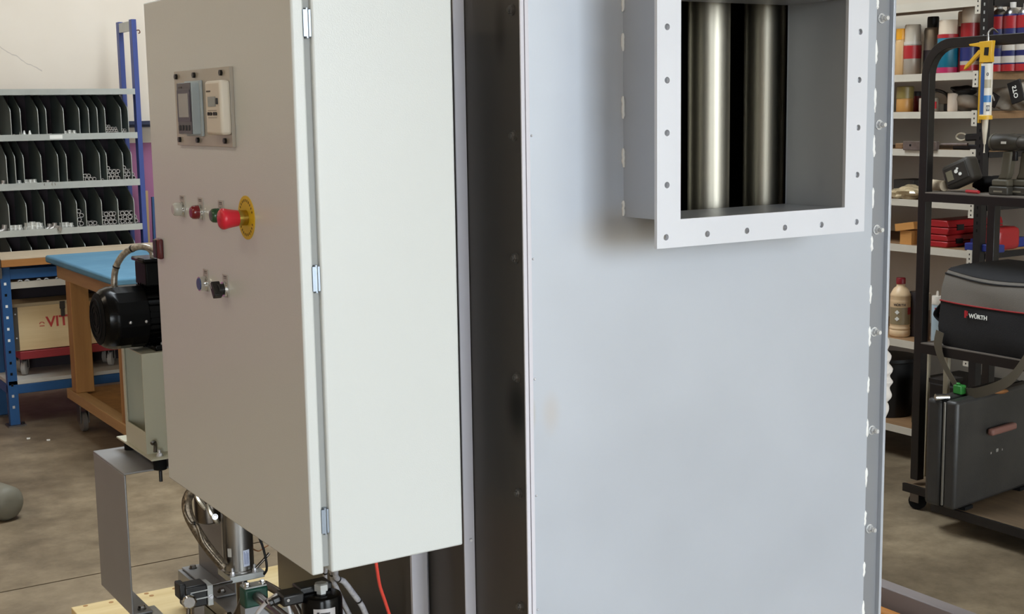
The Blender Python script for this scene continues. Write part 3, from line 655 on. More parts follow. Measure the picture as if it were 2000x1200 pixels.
part('plug_body', MB().box(sx-.080, sx-.036, sy-.002, sy+.040, sz-.012, sz+.010), M_black, cn, bevel=.004)
part('plug_bridge', MB().box(sx-.040, sx+.028, sy+.010, sy+.050, sz+.000, sz+.014), M_black, cn, bevel=.003)
part('gland_nut', MB().lathe([(.009, 0), (.009, .012), (.007, .014), (.007, .020)], (sx-.080, sy+.02, sz-.002), (-1, 0, -.2), 8), M_black, cn)
part('plug_screw', MB().cyl((sx-.07, sy-.0035, sz+.001), (sx-.07, sy-.001, sz+.001), .003, n=8), M_chrome, cn)
M_gcab = mat('light_grey_cable', (196, 196, 200), .4)
cable('grey_cable', [(sx-.100, sy+.02, sz-.006), aty(540, 1163, 2.33), aty(520, 1178, 2.36), aty(505, 1195, 2.38), aty(495, 1215, 2.40)], .0042, M_gcab, 'light grey cable from the black plug down across the brown pipe', (.45,))
cable('grey_cable', [aty(524, 1172, 2.53), aty(545, 1168, 2.56), aty(560, 1178, 2.57), aty(567, 1200, 2.56), aty(570, 1225, 2.55)], .0036, M_gcab, 'light grey cable arching beside the black solenoid')
# cables leaving the cabinet bottom
M_clear = mat('clear_cable_sleeve', (206, 206, 212), .25, .2, c2=(150, 150, 156), scale=60, coat=.5)
zc = .660
cable('sleeved_cable', [(1.085, 2.36, zc), aty(655, 1122, 2.42), aty(672, 1137, 2.44), aty(690, 1160, 2.45), aty(708, 1186, 2.46), aty(722, 1222, 2.47)], .0062, M_clear, 'clear sleeved cable bowing out to the right under the cabinet', (.3, .7))
cable('sleeved_cable', [(1.080, 2.38, zc), aty(648, 1122, 2.44), aty(658, 1150, 2.46), aty(672, 1180, 2.50), aty(690, 1215, 2.52)], .0052, M_clear, 'clear sleeved cable dropping straight behind the solenoid valve', (.25,))
cable('sleeved_cable', [(1.065, 2.37, zc), aty(635, 1128, 2.42), aty(650, 1160, 2.44), aty(668, 1195, 2.48), aty(682, 1225, 2.50)], .0045, M_clear, 'thin clear sleeved cable nearest the cabinet corner', (.22,))
cable('red_air_hose', [(1.150, 2.36, .665), aty(736, 1110, 2.36), aty(742, 1145, 2.37), aty(752, 1175, 2.38), aty(764, 1212, 2.39)], .0036, mat('red_hose', (214, 74, 62), .35), 'thin red air hose hanging below the cabinet', cat='hose')
cable('black_wire', [aty(506, 1050, 3.06), aty(513, 1068, 3.06), aty(519, 1092, 3.06), aty(521, 1112, 3.06), aty(516, 1122, 3.07)], .0032, M_black, 'thin black wire arching right of the steel cylinder')
cable('sensor_lead', [aty(498, 1112, 3.10), aty(513, 1096, 3.10), aty(526, 1081, 3.10)], .0036, M_darksteel, 'short grey sensor lead with a black tip')
a = aty(528, 1078, 3.10)
cable('copper_wire', [aty(492, 1072, 3.12), aty(505, 1077, 3.12), aty(516, 1070, 3.12), aty(524, 1066, 3.12)], .0018, mat('copper_wire', (150, 104, 70), .4, .6), 'fine copper coloured wire behind the steel cylinder')
part('stud', MB().cyl((1.399, 2.40, .60), (1.386, 2.366, .60), .003, n=8), M_zinc, ma)

# ================================================================== LEFT BACKGROUND: BIN SHELVING
SY = 7.15
M_blue = mat('blue_rack_paint', (58, 74, 140), .45, var=.05)
M_blue2 = mat('blue_bench_paint', (28, 78, 128), .45, var=.08)
M_shelf = mat('grey_shelf_lip', (176, 178, 172), .45, .2, var=.06, scale=14)
M_div = mat('grey_bin_divider', (112, 120, 115), .5, .1)
M_card = mat('white_card', (235, 235, 228), .6)
bs = thing('bin_shelving', 'grey divided bin shelving with blue uprights against the white wall', 'shelving', (1.6, 7.3, 0))
for (y0, y1) in ((SY-.002, SY+.045), (7.385, 7.43)):
    up = MB().box(2.180, 2.206, y0, y1, 0, 2.008)
    part('upright', up, M_blue, bs, bevel=.002)
part('ladder_brace', MB().box(2.182, 2.2, SY+.045, 7.385, 1.95, 2.0), M_galv, bs)
part('ladder_brace', MB().box(2.182, 2.2, SY+.045, 7.385, .9, .93), M_galv, bs)
for y0, y1 in ((SY-.002, SY+.045), (7.385, 7.43)):
    part('upright', MB().box(1.06, 1.086, y0, y1, 0, 2.008), M_blue, bs, bevel=.002)
hk = MB().tube(spline([(2.206, 7.16, 1.95), (2.222, 7.16, 1.952), (2.226, 7.16, 1.94), (2.218, 7.16, 1.935)], 4), .003, 6)
part('hook', hk, mat('rusty_hook', (110, 70, 55), .6, .5), bs)
tiers = [(1.617, 1.647), (1.386, 1.418), (1.136, 1.171), (.899, .932)]
for (a, b) in tiers:
    t = part('shelf', MB().box(1.086, 2.180, SY, SY+.004, a, b).box(1.086, 2.18, SY+.004, 7.42, a+.006, a+.012), M_shelf, bs)
    part('back_lip', MB().box(1.086, 2.18, 7.415, 7.42, a, b), M_shelf, t)
part('label_card', MB().box(aty(97, 268, SY).x, aty(122, 268, SY).x, SY-.001, SY, 1.392, 1.412), M_card, bs)
part('back_sheet', MB().box(1.086, 2.15, 7.421, 7.424, .70, 1.62), mat('dark_back_sheet', (72, 60, 66), .7), bs)
cols = {0: [20.6, 39.9, 74, 90, 124, 154.6, 173, 190, 205, 236, 250], 1: [12.4, 29.4, 46, 80.3, 113.3, 129.8, 160.9, 194.7, 208.2, 240, 257], 2: [17, 51.4, 86, 118.8, 149.9, 167.8, 198.6, 230.5, 262], 3: [20, 60, 95, 130, 165, 200, 235, 262]}
binx = {}
for row in range(4):
    zt = tiers[row][0] if row < 4 else 0; 
    top = tiers[row][0]; bot = tiers[row+1][0]+.012 if row < 3 else None
    if row == 3:
        top = .899; bot = .70
    yref = {0: 240, 1: 330, 2: 420, 3: 470}[row]
    xs = []
    for px in cols[row]:
        x = min(aty(px, yref, SY+.02).x, 2.172); xs.append(x)
        h = top-bot
        poly = [(SY+.012, bot), (7.415, bot), (7.415, top), (SY+.16, top), (SY+.018, bot+h*.68), (SY+.012, bot+h*.62)]
        d_ = part('bin_divider', MB().prism(poly, 'x', x-.0018, x+.0018), M_div, bs)
        part('rolled_edge', MB().tube([(x, SY+.012, bot+.002), (x, SY+.012, bot+h*.62), (x, SY+.022, bot+h*.69)], .0021, 6), M_shelf, d_)
    binx[row] = xs

# short pipe pieces in the bins
M_nip = mat('dull_steel_fitting', (168, 162, 156), .35, .6, var=.2, scale=60)
M_nipw = mat('bright_fitting', (206, 206, 200), .35, .5)
def nip_mesh(r, L):
    me = MB().ring((0, 0, 0), (0, L, 0), r*.98, r*.66, 12); return _mesh('pipe_nipple', me, M_nip, Vector(), 38)
NM = {}
def nipples(row, x0, x1, rows, r, label, group, L=.07, jit=.0008):
    if (r, L) not in NM: NM[(r, L)] = nip_mesh(r, L)
    zb = tiers[row+1][1] if row < 3 else 0; zb = tiers[row+1][0]+.012
    n = int((x1-x0)/(2*r))
    for j, cnt in enumerate(rows):
        cnt = min(cnt, n)
        for i in range(cnt):
            o = bpy.data.objects.new('pipe_nipple', NM[(r, L)]); COL.objects.link(o)
            o.location = (x0+r+i*2*r+(r if j % 2 else 0)*.9+random.uniform(-jit, jit), SY+.03+random.uniform(0, .012), zb+r+j*r*1.74)
            if o.location.x+r > x1: o.location.x = x1-r
            o['label'] = label; o['category'] = 'pipe nipple'; o['group'] = group
X = binx
nipples(2, X[2][7]+.004, 2.168, (4, 4, 4, 3), .0125, 'short steel pipe piece stacked in the rightmost lowest bin', 'pipe pieces in the rightmost lowest bin')
nipples(2, X[2][6]+.003, X[2][7]-.003, (4, 4, 4, 3), .0125, 'short steel pipe piece stacked in the second lowest bin from the right', 'pipe pieces in the second lowest bin')
nipples(2, X[2][4]+.004, X[2][5]-.002, (2, 2, 2, 1, 1), .0125, 'short steel pipe piece in the narrow bin of the lowest visible tier', 'pipe pieces in the narrow low bin')
nipples(2, X[2][5]+.004, X[2][6]-.004, (4, 2), .0120, 'short steel pipe piece lying low beside the narrow stack in the lowest visible tier', 'pipe pieces lying low')
nipples(1, X[1][9]+.003, 2.168, (3, 3, 3, 2, 1), .0105, 'small steel pipe piece in the rightmost bin of the middle tier', 'pipe pieces in the rightmost middle bin')
nipples(1, X[1][8]+.003, X[1][9]-.003, (5, 4, 4, 3, 1), .0105, 'small steel pipe piece in the second bin from the right of the middle tier', 'pipe pieces in the second middle bin')
nipples(1, X[1][6]+.004, X[1][7]-.003, (5, 4, 2), .0105, 'small steel pipe piece in the half full wide bin of the middle tier', 'pipe pieces in the wide middle bin')
nipples(1, X[1][7]+.003, X[1][8]-.003, (2, 2), .0080, 'small steel pipe piece in the slim bin of the middle tier', 'pipe pieces in the slim middle bin')
nipples(1, X[1][5]+.004, X[1][6]-.004, (5,), .0075, 'small steel pipe piece in a single row in the middle tier', 'pipe pieces in a single row')
nipples(0, X[0][8]+.004, X[0][9]-.003, (6, 6, 5, 4, 2), .0068, 'tiny bright pipe piece heaped in the top tier bin near the blue upright', 'tiny pieces heaped in the top tier', L=.03, jit=.0015)
nipples(0, X[0][9]+.004, 2.168, (3, 2, 2), .0072, 'tiny pipe piece in the last top tier bin at the blue upright', 'tiny pieces in the last top bin', L=.03)
ORD = ['first', 'second', 'third', 'fourth', 'fifth', 'sixth', 'seventh', 'eighth', 'ninth', 'tenth', 'eleventh', 'twelfth']
def fitting(row, x, kind, label, group, s=1.0):
    b_ = ORD[sum(1 for v in binx[row] if v < x)]
    look = {'coupling': 'bright standing pipe coupling', 'cone': 'pale cone shaped fitting', 'lying': 'dull pipe fitting lying on its side', 'elbow': 'bent dull pipe elbow'}[kind]
    tier = ['top', 'middle', 'lowest'][row]
    label = '%s in the %s bin from the left, %s tier' % (look, b_, tier); group = '%s fittings in the %s bin of the %s tier' % (kind, b_, tier)
    zb = tiers[row+1][0]+.012; y = SY+.035
    if kind == 'coupling':
        mb = MB().lathe([(.012*s, 0), (.016*s, .001), (.016*s, .026*s), (.012*s, .028*s), (.012*s, .042*s)], (x, y, zb), (0, 0, 1), 12)
    elif kind == 'cone':
        mb = MB().lathe([(.014*s, 0), (.014*s, .012*s), (.008*s, .026*s), (.004*s, .040*s)], (x, y, zb), (0, 0, 1), 12)
    elif kind == 'lying':
        mb = MB().lathe([(.010*s, 0), (.014*s, .001), (.014*s, .02*s), (.009*s, .021*s), (.009*s, .04*s)], (x, y, zb+.014*s), (.3, -1, 0), 8)
    else:
        mb = MB().tube(spline([(x-.014*s, y, zb+.010*s), (x, y-.002, zb+.012*s), (x+.010*s, y, zb+.02*s), (x+.012*s, y, zb+.036*s)], 4), .010*s, 10)
    return single('pipe_fitting', mb, M_nipw if kind in ('coupling', 'cone') else M_nip, label, 'pipe fitting', group)
for (row, px, kind, s) in ((0, 43, 'cone', .9), (0, 50, 'cone', 1.0), (0, 61, 'cone', 1.0)):
    fitting(row, aty(px, 255, SY).x, kind, 'pale cone shaped fitting in the top tier', 'cone fittings in the top tier', s)
for (px, kind, s) in ((27, 'lying', .8), (95, 'lying', .6), (101, 'coupling', .5), (108, 'lying', .7), (118, 'lying', .7), (130, 'coupling', .8), (139, 'coupling', .9), (148, 'coupling', .85)):
    fitting(0, aty(px, 255, SY).x, kind, 'small steel fitting lying loose in the top tier', 'loose fittings in the top tier', s)
for (px, kind, s) in ((4, 'elbow', 1.1), (40, 'coupling', .9), (53, 'coupling', .95), (62, 'coupling', .95), (70, 'coupling', .95), (84, 'lying', .9), (92, 'elbow', .9), (99, 'lying', .9), (105, 'lying', .9)):
    fitting(1, aty(px, 350, SY).x, kind, 'steel pipe fitting lying loose in the middle tier', 'loose fittings in the middle tier', s)
for (px, kind, s) in ((5, 'elbow', 1.4), (24, 'coupling', 1.1), (33, 'coupling', 1.1), (41, 'coupling', 1.1), (56, 'coupling', 1.3), (66, 'coupling', 1.4), (76, 'coupling', 1.3), (82, 'coupling', 1.2), (94, 'elbow', 1.2), (104, 'elbow', 1.3), (111, 'lying', 1.2), (124, 'coupling', 1.1), (133, 'coupling', 1.1), (142, 'coupling', 1.0)):
    fitting(2, aty(px, 438, SY).x, kind, 'larger steel pipe fitting standing in the lowest visible tier', 'larger fittings in the lowest tier', s)

# sticks leaning against the wall right of the shelving
def stick(px0, py0, px1, py1, y, w, d, m, label):
    a = aty(px0, py0, y); b = aty(px1, py1, y)
    mb = MB().add([(a.x-w, y, a.z), (a.x+w, y, a.z), (a.x+w, y+d, a.z), (a.x-w, y+d, a.z), (b.x-w, y, b.z), (b.x+w, y, b.z), (b.x+w, y+d, b.z), (b.x-w, y+d, b.z)],
                  [(0, 1, 2, 3), (7, 6, 5, 4), (0, 4, 5, 1), (1, 5, 6, 2), (2, 6, 7, 3), (3, 7, 4, 0)])
    return single('leaning_stick', mb, m, label, 'stick', 'sticks leaning by the shelving')
q0 = aty(290, 470, 7.45)
stick(286.5, 373, 305, 800, 7.45, .007, .02, mat_wood('pale_stick_wood', (206, 176, 128), (180, 148, 104), 2), 'pale wooden stick leaning beside the blue upright')
stick(299, 385, 316, 800, 7.50, .006, .02, mat('blue_strip', (44, 84, 128), .5), 'blue strip leaning behind the pale wooden stick')
single('wall_rail', MB().box(2.24, 2.9, 7.50, 7.62, 1.455, 1.475).box(2.24, 2.9, 7.58, 7.62, 1.44, 1.455), mat('navy_rail', (34, 42, 70), .5), 'dark blue rail on the wall right of the bin shelving', 'rail')

# ================================================================== WORKBENCH
BY = 6.762
M_bt = mat_wood('bench_top_wood', (202, 186, 162), (186, 166, 138), 0); M_be = mat_wood('bench_edge_wood', (170, 116, 58), (140, 92, 44), 0)
wb = thing('workbench', 'workbench with pale wooden top and blue perforated steel frame', 'workbench', (2.0, 6.93, 0))
part('bench_top', MB().box(1.358, 2.75, BY-.03, 7.10, .826, .830), M_bt, wb)
part('top_board', MB().box(1.358, 2.75, BY-.03, 7.10, .790, .826), M_be, wb, bevel=.002)
for x0 in (1.356, 2.68):
    for y0 in (BY, 7.04):
        u = part('upright', MB().box(x0, x0+.045, y0, y0+.004, .008, .788).box(x0, x0+.004, y0+.004, y0+.04, .008, .788), M_blue2, wb)
        part('foot_plate', MB().box(x0-.015, x0+.07, y0-.02, y0+.06, 0, .008), M_dbolt, u)
        part('foot_bolt', MB().cyl((x0+.058, y0+.0, .008), (x0+.058, y0, .018), .008, n=8), M_black, u)
        if y0 == BY and x0 < 2:
            for i, pz in enumerate((.70, .645, .590, .535, .478, .422, .365, .310, .255, .200, .145, .090)):
                ml = M_card if i in (0, 2, 3, 4, 5) else (M_lab2 if i > 9 else M_rubber)
                part('slot', MB().box(x0+.014, x0+.025, y0-.0012, y0, pz, pz+.013), ml, u)
part('front_beam', MB().box(1.401, 2.68, BY, BY+.03, .726, .776), M_blue2, wb, bevel=.002)
part('back_beam', MB().box(1.401, 2.68, 7.05, 7.08, .726, .776), M_blue2, wb, bevel=.002)
part('low_beam', MB().box(1.401, 2.68, BY, BY+.03, .160, .205), M_blue2, wb, bevel=.002)
part('low_beam', MB().box(1.401, 2.68, 7.05, 7.08, .160, .205), M_blue2, wb, bevel=.002)
part('back_panel', MB().box(1.40, 2.70, 7.085, 7.092, .20, .79), mat('bench_shade_sheet', (44, 36, 42), .8), wb)  # added dark sheet standing in for the shade under the bench
part('side_beam', MB().box(1.356, 1.386, BY+.02, 7.05, .160, .205), M_blue2, wb, bevel=.002)
part('lower_shelf', MB().box(1.36, 2.75, BY, 7.08, .207, .225), mat('pale_lower_board', (190, 186, 176), .6, var=.05), wb)
part('upper_shelf', MB().box(1.402, 2.68, BY+.01, BY+.014, .678, .712).box(1.402, 2.68, BY+.014, 7.05, .684, .690), mat('beige_shelf', (186, 178, 164), .5, var=.05), wb)
for i in range(22):
    x = 1.42+i*.031+random.uniform(-.005, .005)
    kind = i % 3
    mb = (MB().ring((x, BY+.035, .704), (x+.008, BY+.075, .704), .0135, .009, 12) if kind else MB().lathe([(.014, 0), (.016, .001), (.016, .016), (.011, .018)], (x, BY+.05, .690), (0, 0, 1), 6))
    single('pipe_fitting', mb, M_nipw if i < 8 else M_nip, '%s %s lying on the shelf under the bench top' % ('bright' if i < 8 else 'dull', 'pipe ring' if kind else 'hex nut'), 'pipe fitting', '%s %s under the bench top' % ('bright' if i < 8 else 'dull', 'rings' if kind else 'nuts'))
single('bench_vise_end', MB().box(1.335, 1.3565, BY-.02, BY+.04, .79, .85).box(1.32, 1.352, BY-.06, BY-.015, .74, .79), M_dbolt, 'grey metal clamp piece at the left end of the workbench', 'clamp')

# crate on red dolly on the lower shelf
M_cr = mat_wood('crate_plywood', (232, 206, 160), (212, 182, 132), 0, 4)
CX0, CX1, CYF = 1.425, 2.06, 6.86
cr = thing('wooden_crate', 'pale plywood crate with red lettering under the workbench', 'crate', (1.72, 6.96, .352))
part('crate_front', MB().box(CX0, CX1, CYF, CYF+.012, .356, .575), M_cr, cr)
part('crate_side', MB().box(CX0, CX0+.012, CYF+.012, 7.04, .356, .575), M_cr, cr)
part('crate_side', MB().box(CX1-.012, CX1, CYF+.012, 7.04, .356, .575), M_cr, cr)
part('crate_back', MB().box(CX0+.012, CX1-.012, 7.028, 7.04, .356, .575), M_cr, cr)
part('crate_bottom', MB().box(CX0+.012, CX1-.012, CYF+.012, 7.028, .356, .366), M_cr, cr)
part('crate_lid', MB().box(CX0-.004, CX1+.004, CYF-.006, 7.045, .575, .592), mat('lid_edge', (178, 160, 128), .6, var=.06), cr, bevel=.002)
for x in (aty(31, 640, CYF).x, 2.01):
    b = part('corner_strap', MB().box(x-.012, x+.012, CYF-.003, CYF, .358, .585), mat('dark_strap', (84, 78, 70), .5, .4), cr)
    for z in (.42, .54): part('rivet', MB().sphere((x, CYF-.003, z), .0045, 8, 5), M_zinc, b)
lx = aty(121, 600, CYF).x
part('latch', MB().box(lx-.012, lx+.014, CYF-.008, CYF, .55, .588).box(lx-.008, lx+.010, CYF-.012, CYF, .512, .552), mat('dark_latch', (70, 66, 62), .4, .7), cr, bevel=.001)
M_rp = mat('red_stencil', (190, 62, 56), .6)
a = aty(112, 628, CYF-.0008)
part('lettering', text_mb('VIT', .074, frame((a.x, CYF-.0006, a.z), (1, 0, .02), (0, 0, 1)), .0004), M_rp, cr)
a = aty(176, 626, CYF-.0008)
part('lettering', text_mb('A', .074, frame((a.x, CYF-.0006, a.z), (1, 0, .02), (0, 0, 1)), .0004), M_rp, cr)
a = aty(82, 633, CYF-.0008)
em = MB()
for i in range(5):
    w = math.radians(20+i*35); em.box(a.x-.002+.011*math.cos(w), a.x+.002+.011*math.cos(w), CYF-.001, CYF-.0002, a.z-.003+.009*math.sin(w), a.z+.003+.009*math.sin(w))
em.box(a.x-.012, a.x+.012, CYF-.001, CYF-.0002, a.z-.012, a.z-.008)
part('emblem', em, M_rp, cr)
do = thing('red_dolly', 'red wheeled dolly under the plywood crate', 'dolly', (1.72, 6.95, .225))
part('platform', MB().box(1.44, 2.05, 6.845, 7.05, .312, .352), mat('red_dolly_paint', (150, 42, 46), .5), do, bevel=.003)
for x in (1.47, 1.90):
    for y in (6.90, 7.0):
        w = part('castor_fork', MB().box(x-.018, x-.014, y-.02, y+.02, .262, .312).box(x+.014, x+.018, y-.02, y+.02, .262, .312).box(x-.018, x+.018, y-.02, y+.02, .306, .312), M_dbolt, do)
        part('wheel', MB().lathe([(.028, -.012), (.036, -.010), (.036, .010), (.028, .012)], (x, y, .262), (.85, -.5, 0), 20), mat('grey_wheel', (164, 160, 154), .6), w)

# ================================================================== BLUE-TOPPED TABLE
M_tw = mat_wood('table_brown_wood', (168, 122, 66), (140, 96, 48), 2); M_tw2 = mat_wood('table_rail_wood', (176, 138, 88), (150, 112, 66), 1)
M_pad = mat('blue_felt_pad', (96, 142, 168), .9, c2=(76, 122, 150), scale=3, bump=.3, bscale=200)
TX0, TX1, TY0, TY1 = 1.55, 2.35, 5.49, 6.675
bt = thing('rolling_table', 'wooden rolling table with a light blue padded top', 'table', (1.95, 6.08, 0))
part('padded_top', MB().box(TX0, TX1, TY0, TY1, .806, .842), M_pad, bt, bevel=.010)
part('apron', MB().box(TX0+.04, TX0+.075, TY0+.05, TY1-.05, .735, .806), M_tw2, bt)
part('apron', MB().box(TX1-.075, TX1-.04, TY0+.05, TY1-.05, .735, .806), M_tw2, bt)
part('apron', MB().box(TX0+.075, TX1-.075, TY0+.05, TY0+.085, .735, .806), M_tw2, bt)
part('apron', MB().box(TX0+.075, TX1-.075, TY1-.085, TY1-.05, .735, .806), M_tw2, bt)
for x in (1.592, 2.22):
    for y in (5.58, 6.40):
        l = part('leg', MB().box(x, x+.085, y, y+.085, .20, .735), M_tw, bt, bevel=.003)
part('bottom_rail', MB().box(1.585, 1.64, 5.56, 6.56, .152, .20), M_tw2, bt, bevel=.002)
part('bottom_rail', MB().box(2.24, 2.295, 5.56, 6.56, .152, .20), M_tw2, bt, bevel=.002)
part('bottom_shelf', MB().box(1.64, 2.24, 5.56, 6.56, .165, .19), M_tw, bt)
for x in (1.63, 2.26):
    for y in (5.66, 6.46):
        c = part('castor_fork', MB().box(x-.022, x-.017, y-.03, y+.03, .045, .152).box(x+.017, x+.022, y-.03, y+.03, .045, .152).box(x-.03, x+.03, y-.035, y+.035, .147, .152), M_dbolt, bt)
        part('wheel', MB().lathe([(.036, -.014), (.048, -.011), (.048, .011), (.036, .014)], (x, y, .048), (1, 0, 0), 22), mat('castor_rubber', (96, 90, 84), .6), c)
# grey roll at the left frame edge
rl = thing('grey_roll', 'rounded grey roll lying on the floor at the left edge', 'roll', (.955, 5.30, 0))
part('roll_body', MB().lathe([(.02, -.2), (.05, -.195), (.066, -.17), (.066, .17), (.05, .195), (.02, .2)], (.952, 5.32, .066), (-.3, 1, 0), 28), mat('grey_green_roll', (112, 108, 94), .6), rl, sharp=60)
for px, py in ((94, 860), (55, 857), (360, 938)):
    q = atz(px, py, .002); single('floor_scrap', MB().prism([(q.x-.008, q.y-.006), (q.x+.006, q.y-.010), (q.x+.011, q.y+.006), (q.x-.004, q.y+.012)], 'z', .0, .004), M_card if px < 300 else M_rubber,
        {94: 'small white paper scrap on the floor left of the motor', 55: 'tiny pale chip on the floor by the bench foot', 360: 'small dark scrap on the floor beside the cabinet corner'}[px], 'scrap')

# ================================================================== RIGHT BACKGROUND: SHELVING ALONG THE RIGHT WALL
SX, SXB, SYN, SYE = 4.35, 4.80, 3.44, 5.2
M_beam = mat('white_shelf_beam', (206, 200, 186), .45, .1, var=.04)
M_board = mat_wood('chipboard', (150, 116, 80), (122, 92, 62), 1)
M_slot = mat('black_slotted_angle', (38, 36, 36), .45, .4)
rs = thing('storage_shelving', 'boltless shelving with pale beams along the right wall', 'shelving', ((SX+SXB)/2, 4.2, 0))
levels = [(1.872, 1.905), (1.593, 1.622), (1.443, 1.470), (1.291, 1.319), (1.084, 1.112), (.893, .923), (.490, .521), (.12, .15)]
for i, (a, b) in enumerate(levels):
    s = part('front_beam', MB().box(SX, SX+.004, SYN+.035, SYE, a, b).box(SX+.004, SX+.02, SYN+.035, SYE, a, a+.004), M_beam, rs)
    part('beam_clip', MB().box(SX-.004, SX+.001, SYN+.034, SYN+.058, a-.030, b+.004), M_beam, s)
    for dz in (-.022, -.004, .014):
        part('clip_slot', MB().box(SX-.0046, SX-.0038, SYN+.042, SYN+.047, a+dz, a+dz+.007), M_slot, s)
    part('shelf_board', MB().box(SX+.004, SXB, SYN+.02, SYE, b-.008, b), M_board, rs)
    part('end_beam', MB().box(SX+.03, SXB-.03, SYN, SYN+.015, a-.002, b-.008), M_slot if i not in (1, 2) else M_board, rs)
for (x, y) in ((SX, SYN), (SXB-.035, SYN), (SX, SYE), (SXB-.035, SYE)):
    u = part('upright', MB().box(x, x+.035, y, y+.003, 0, 2.3).box(x, x+.003, y+.003, y+.034, 0, 2.3) if x == SX else MB().box(x, x+.035, y, y+.003, 0, 2.3), M_slot, rs)
    if x == SX and y == SYN:
        for i in range(34):
            z = 1.0+i*.03
            part('slot_hole', MB().box(x-.0006, x, y+.014, y+.020, z, z+.012), MATS['grey_gasket'] if z > 1.62 else M_rubber, u)
# --- spray cans and bottles on the upper shelf
ZS = 1.622
def can(name, px, X, r, zb, h, body, cap, label, cat, caph=.05, capr=None, bands=(), group=None, nozzle=False):
    q = atx(px, 140, X); x, y = X, q.y
    t = thing(name, label, cat, (x, y, zb), group=group)
    hb = h-caph
    part('body', MB().lathe([(r*.93, 0), (r, .004), (r, hb-.012), (r*.9, hb-.003), (r*.86, hb)], (x, y, zb), (0, 0, 1), 28), body, t)
    cr_ = capr or r*.92
    if nozzle:
        part('dome', MB().lathe([(r*.86, 0), (r*.8, .008), (r*.45, .02), (r*.3, .024)], (x, y, zb+hb), (0, 0, 1), 24), M_steel, t)
        part('cap', MB().lathe([(r*.32, 0), (r*.32, caph-.024)], (x, y, zb+hb+.024), (0, 0, 1), 16), cap, t)
    else:
        part('cap', MB().lathe([(cr_, 0), (cr_*.98, caph-.006), (cr_*.9, caph)], (x, y, zb+hb), (0, 0, 1), 28), cap, t)
    for (z0, z1, m) in bands:
        part('band', MB().ring((x, y, zb+h*z0), (x, y, zb+h*z1), r+.0007, r-.001, 28), m, t)
    return t
C = lambda n, c, r=.35: mat(n, c, r)
M_capw = C('cream_cap', (222, 206, 184)); M_red = C('label_red', (172, 40, 46)); M_redd = C('label_dark_red', (130, 26, 36)); M_teal = C('label_teal', (22, 112, 138))
M_wcan = C('can_white', (205, 198, 188)); M_navy = C('label_navy', (44, 48, 104)); M_silv = mat('can_silver', (176, 170, 160), .3, .6); M_orange = C('orange_cap', (228, 160, 36)); M_amber = C('amber_plastic', (206, 170, 120))
M_pink = C('label_magenta', (176, 42, 92)); M_dk = C('label_dark', (60, 56, 60))
can('plastic_bottle', 1759, 4.42, .024, ZS, .19, M_amber, M_orange, 'slim amber bottle with an orange cap next to the machine edge', 'bottle', .045)
can('spray_can', 1781, 4.44, .036, ZS, .205, mat('clear_grey_can', (176, 168, 156), .25, .2), mat('clear_cap', (205, 196, 180), .15), 'pale spray can with a red front label and clear cap', 'spray can', .07, bands=((.32, .58, M_red), (.60, .66, M_wcan)))
can('spray_can', 1820, 4.50, .036, ZS, .235, M_silv, M_black, 'silver spray can with a black cap', 'spray can', .045, .024, bands=((.1, .42, M_dk),))
can('spray_can', 1850, 4.42, .041, ZS, .210, M_teal, M_capw, 'teal spray can with a cream cap', 'spray can', .056, bands=((.0, .11, M_pink), (.66, .73, M_red)))
can('spray_can', 1893, 4.46, .037, ZS, .255, M_wcan, M_capw, 'tall white and red spray can with a cream cap', 'spray can', .060, bands=((.03, .12, M_red), (.18, .45, M_navy), (.55, .76, M_red)))
can('spray_can', 1884, 4.56, .036, ZS, .250, M_redd, M_capw, 'red spray can half hidden behind the tall white one', 'spray can', .06)
can('spray_can', 1918, 4.58, .036, ZS, .250, M_red, M_capw, 'red spray can behind the shelf upright', 'spray can', .06)
for k, (px, X) in enumerate(((1948, 4.46), (1974, 4.47), (1968, 4.56), (2002, 4.48), (1996, 4.57))):
    can('spray_can', px, X, .036, ZS, .262, M_navy, C('white_nozzle', (225, 222, 216)),
        ['navy and red spray can directly right of the shelf upright', 'navy and red spray can in the middle of the right end of the shelf', 'navy and red spray can in the back row between two others', 'navy and red spray can cut by the right photo edge', 'navy and red spray can in the back row at the right photo edge'][k],
        'spray can', .045, bands=((.0, .10, M_red), (.12, .22, M_wcan), (.30, .42, M_wcan) if k % 2 else (.34, .40, M_dk), (.62, .80, M_red)), group='navy and red spray cans', nozzle=True)
# --- second shelf
Z2 = 1.470
def jar(name, px, X, r, h, m, label, capm=None, caph=.0, zb=Z2, cat='jar', py=215):
    q = atx(px, py, X); t = thing(name, label, cat, (X, q.y, zb))
    part('body', MB().lathe([(r*.95, 0), (r, .004), (r, h-caph-.004), (r*.96, h-caph)], (X, q.y, zb), (0, 0, 1), 26), m, t)
    if capm: part('lid', MB().lathe([(r*1.02, 0), (r*1.02, caph-.003), (r*.95, caph)], (X, q.y, zb+h-caph), (0, 0, 1), 26), capm, t)
    return t
jar('plastic_jar', 1767, 4.42, .035, .105, C('ochre_jar', (190, 140, 76)), 'ochre jar with an olive upper half on the second shelf', C('olive_lid', (140, 124, 70)), .05)
jar('small_jar', 1790, 4.55, .022, .085, M_redd, 'dark red jar behind the ochre one', M_dk, .02)
jar('white_tub', 1815, 4.43, .042, .055, C('tub_white', (205, 196, 180)), 'low white tub with a red label', None)
q = atx(1822, 210, 4.388); part('tub_label', MB().box(4.384, 4.389, q.y-.018, q.y+.018, Z2+.012, Z2+.040), M_red, bpy.data.objects['white_tub'])
jar('white_cup', 1860, 4.42, .020, .072, C('cup_white', (220, 204, 186)), 'narrow cream cup beside the goggles', None)
gq = atx(1838, 205, 4.45)
gg = thing('safety_goggles', 'dark safety goggles with a strap on the second shelf', 'goggles', (4.45, gq.y, Z2))
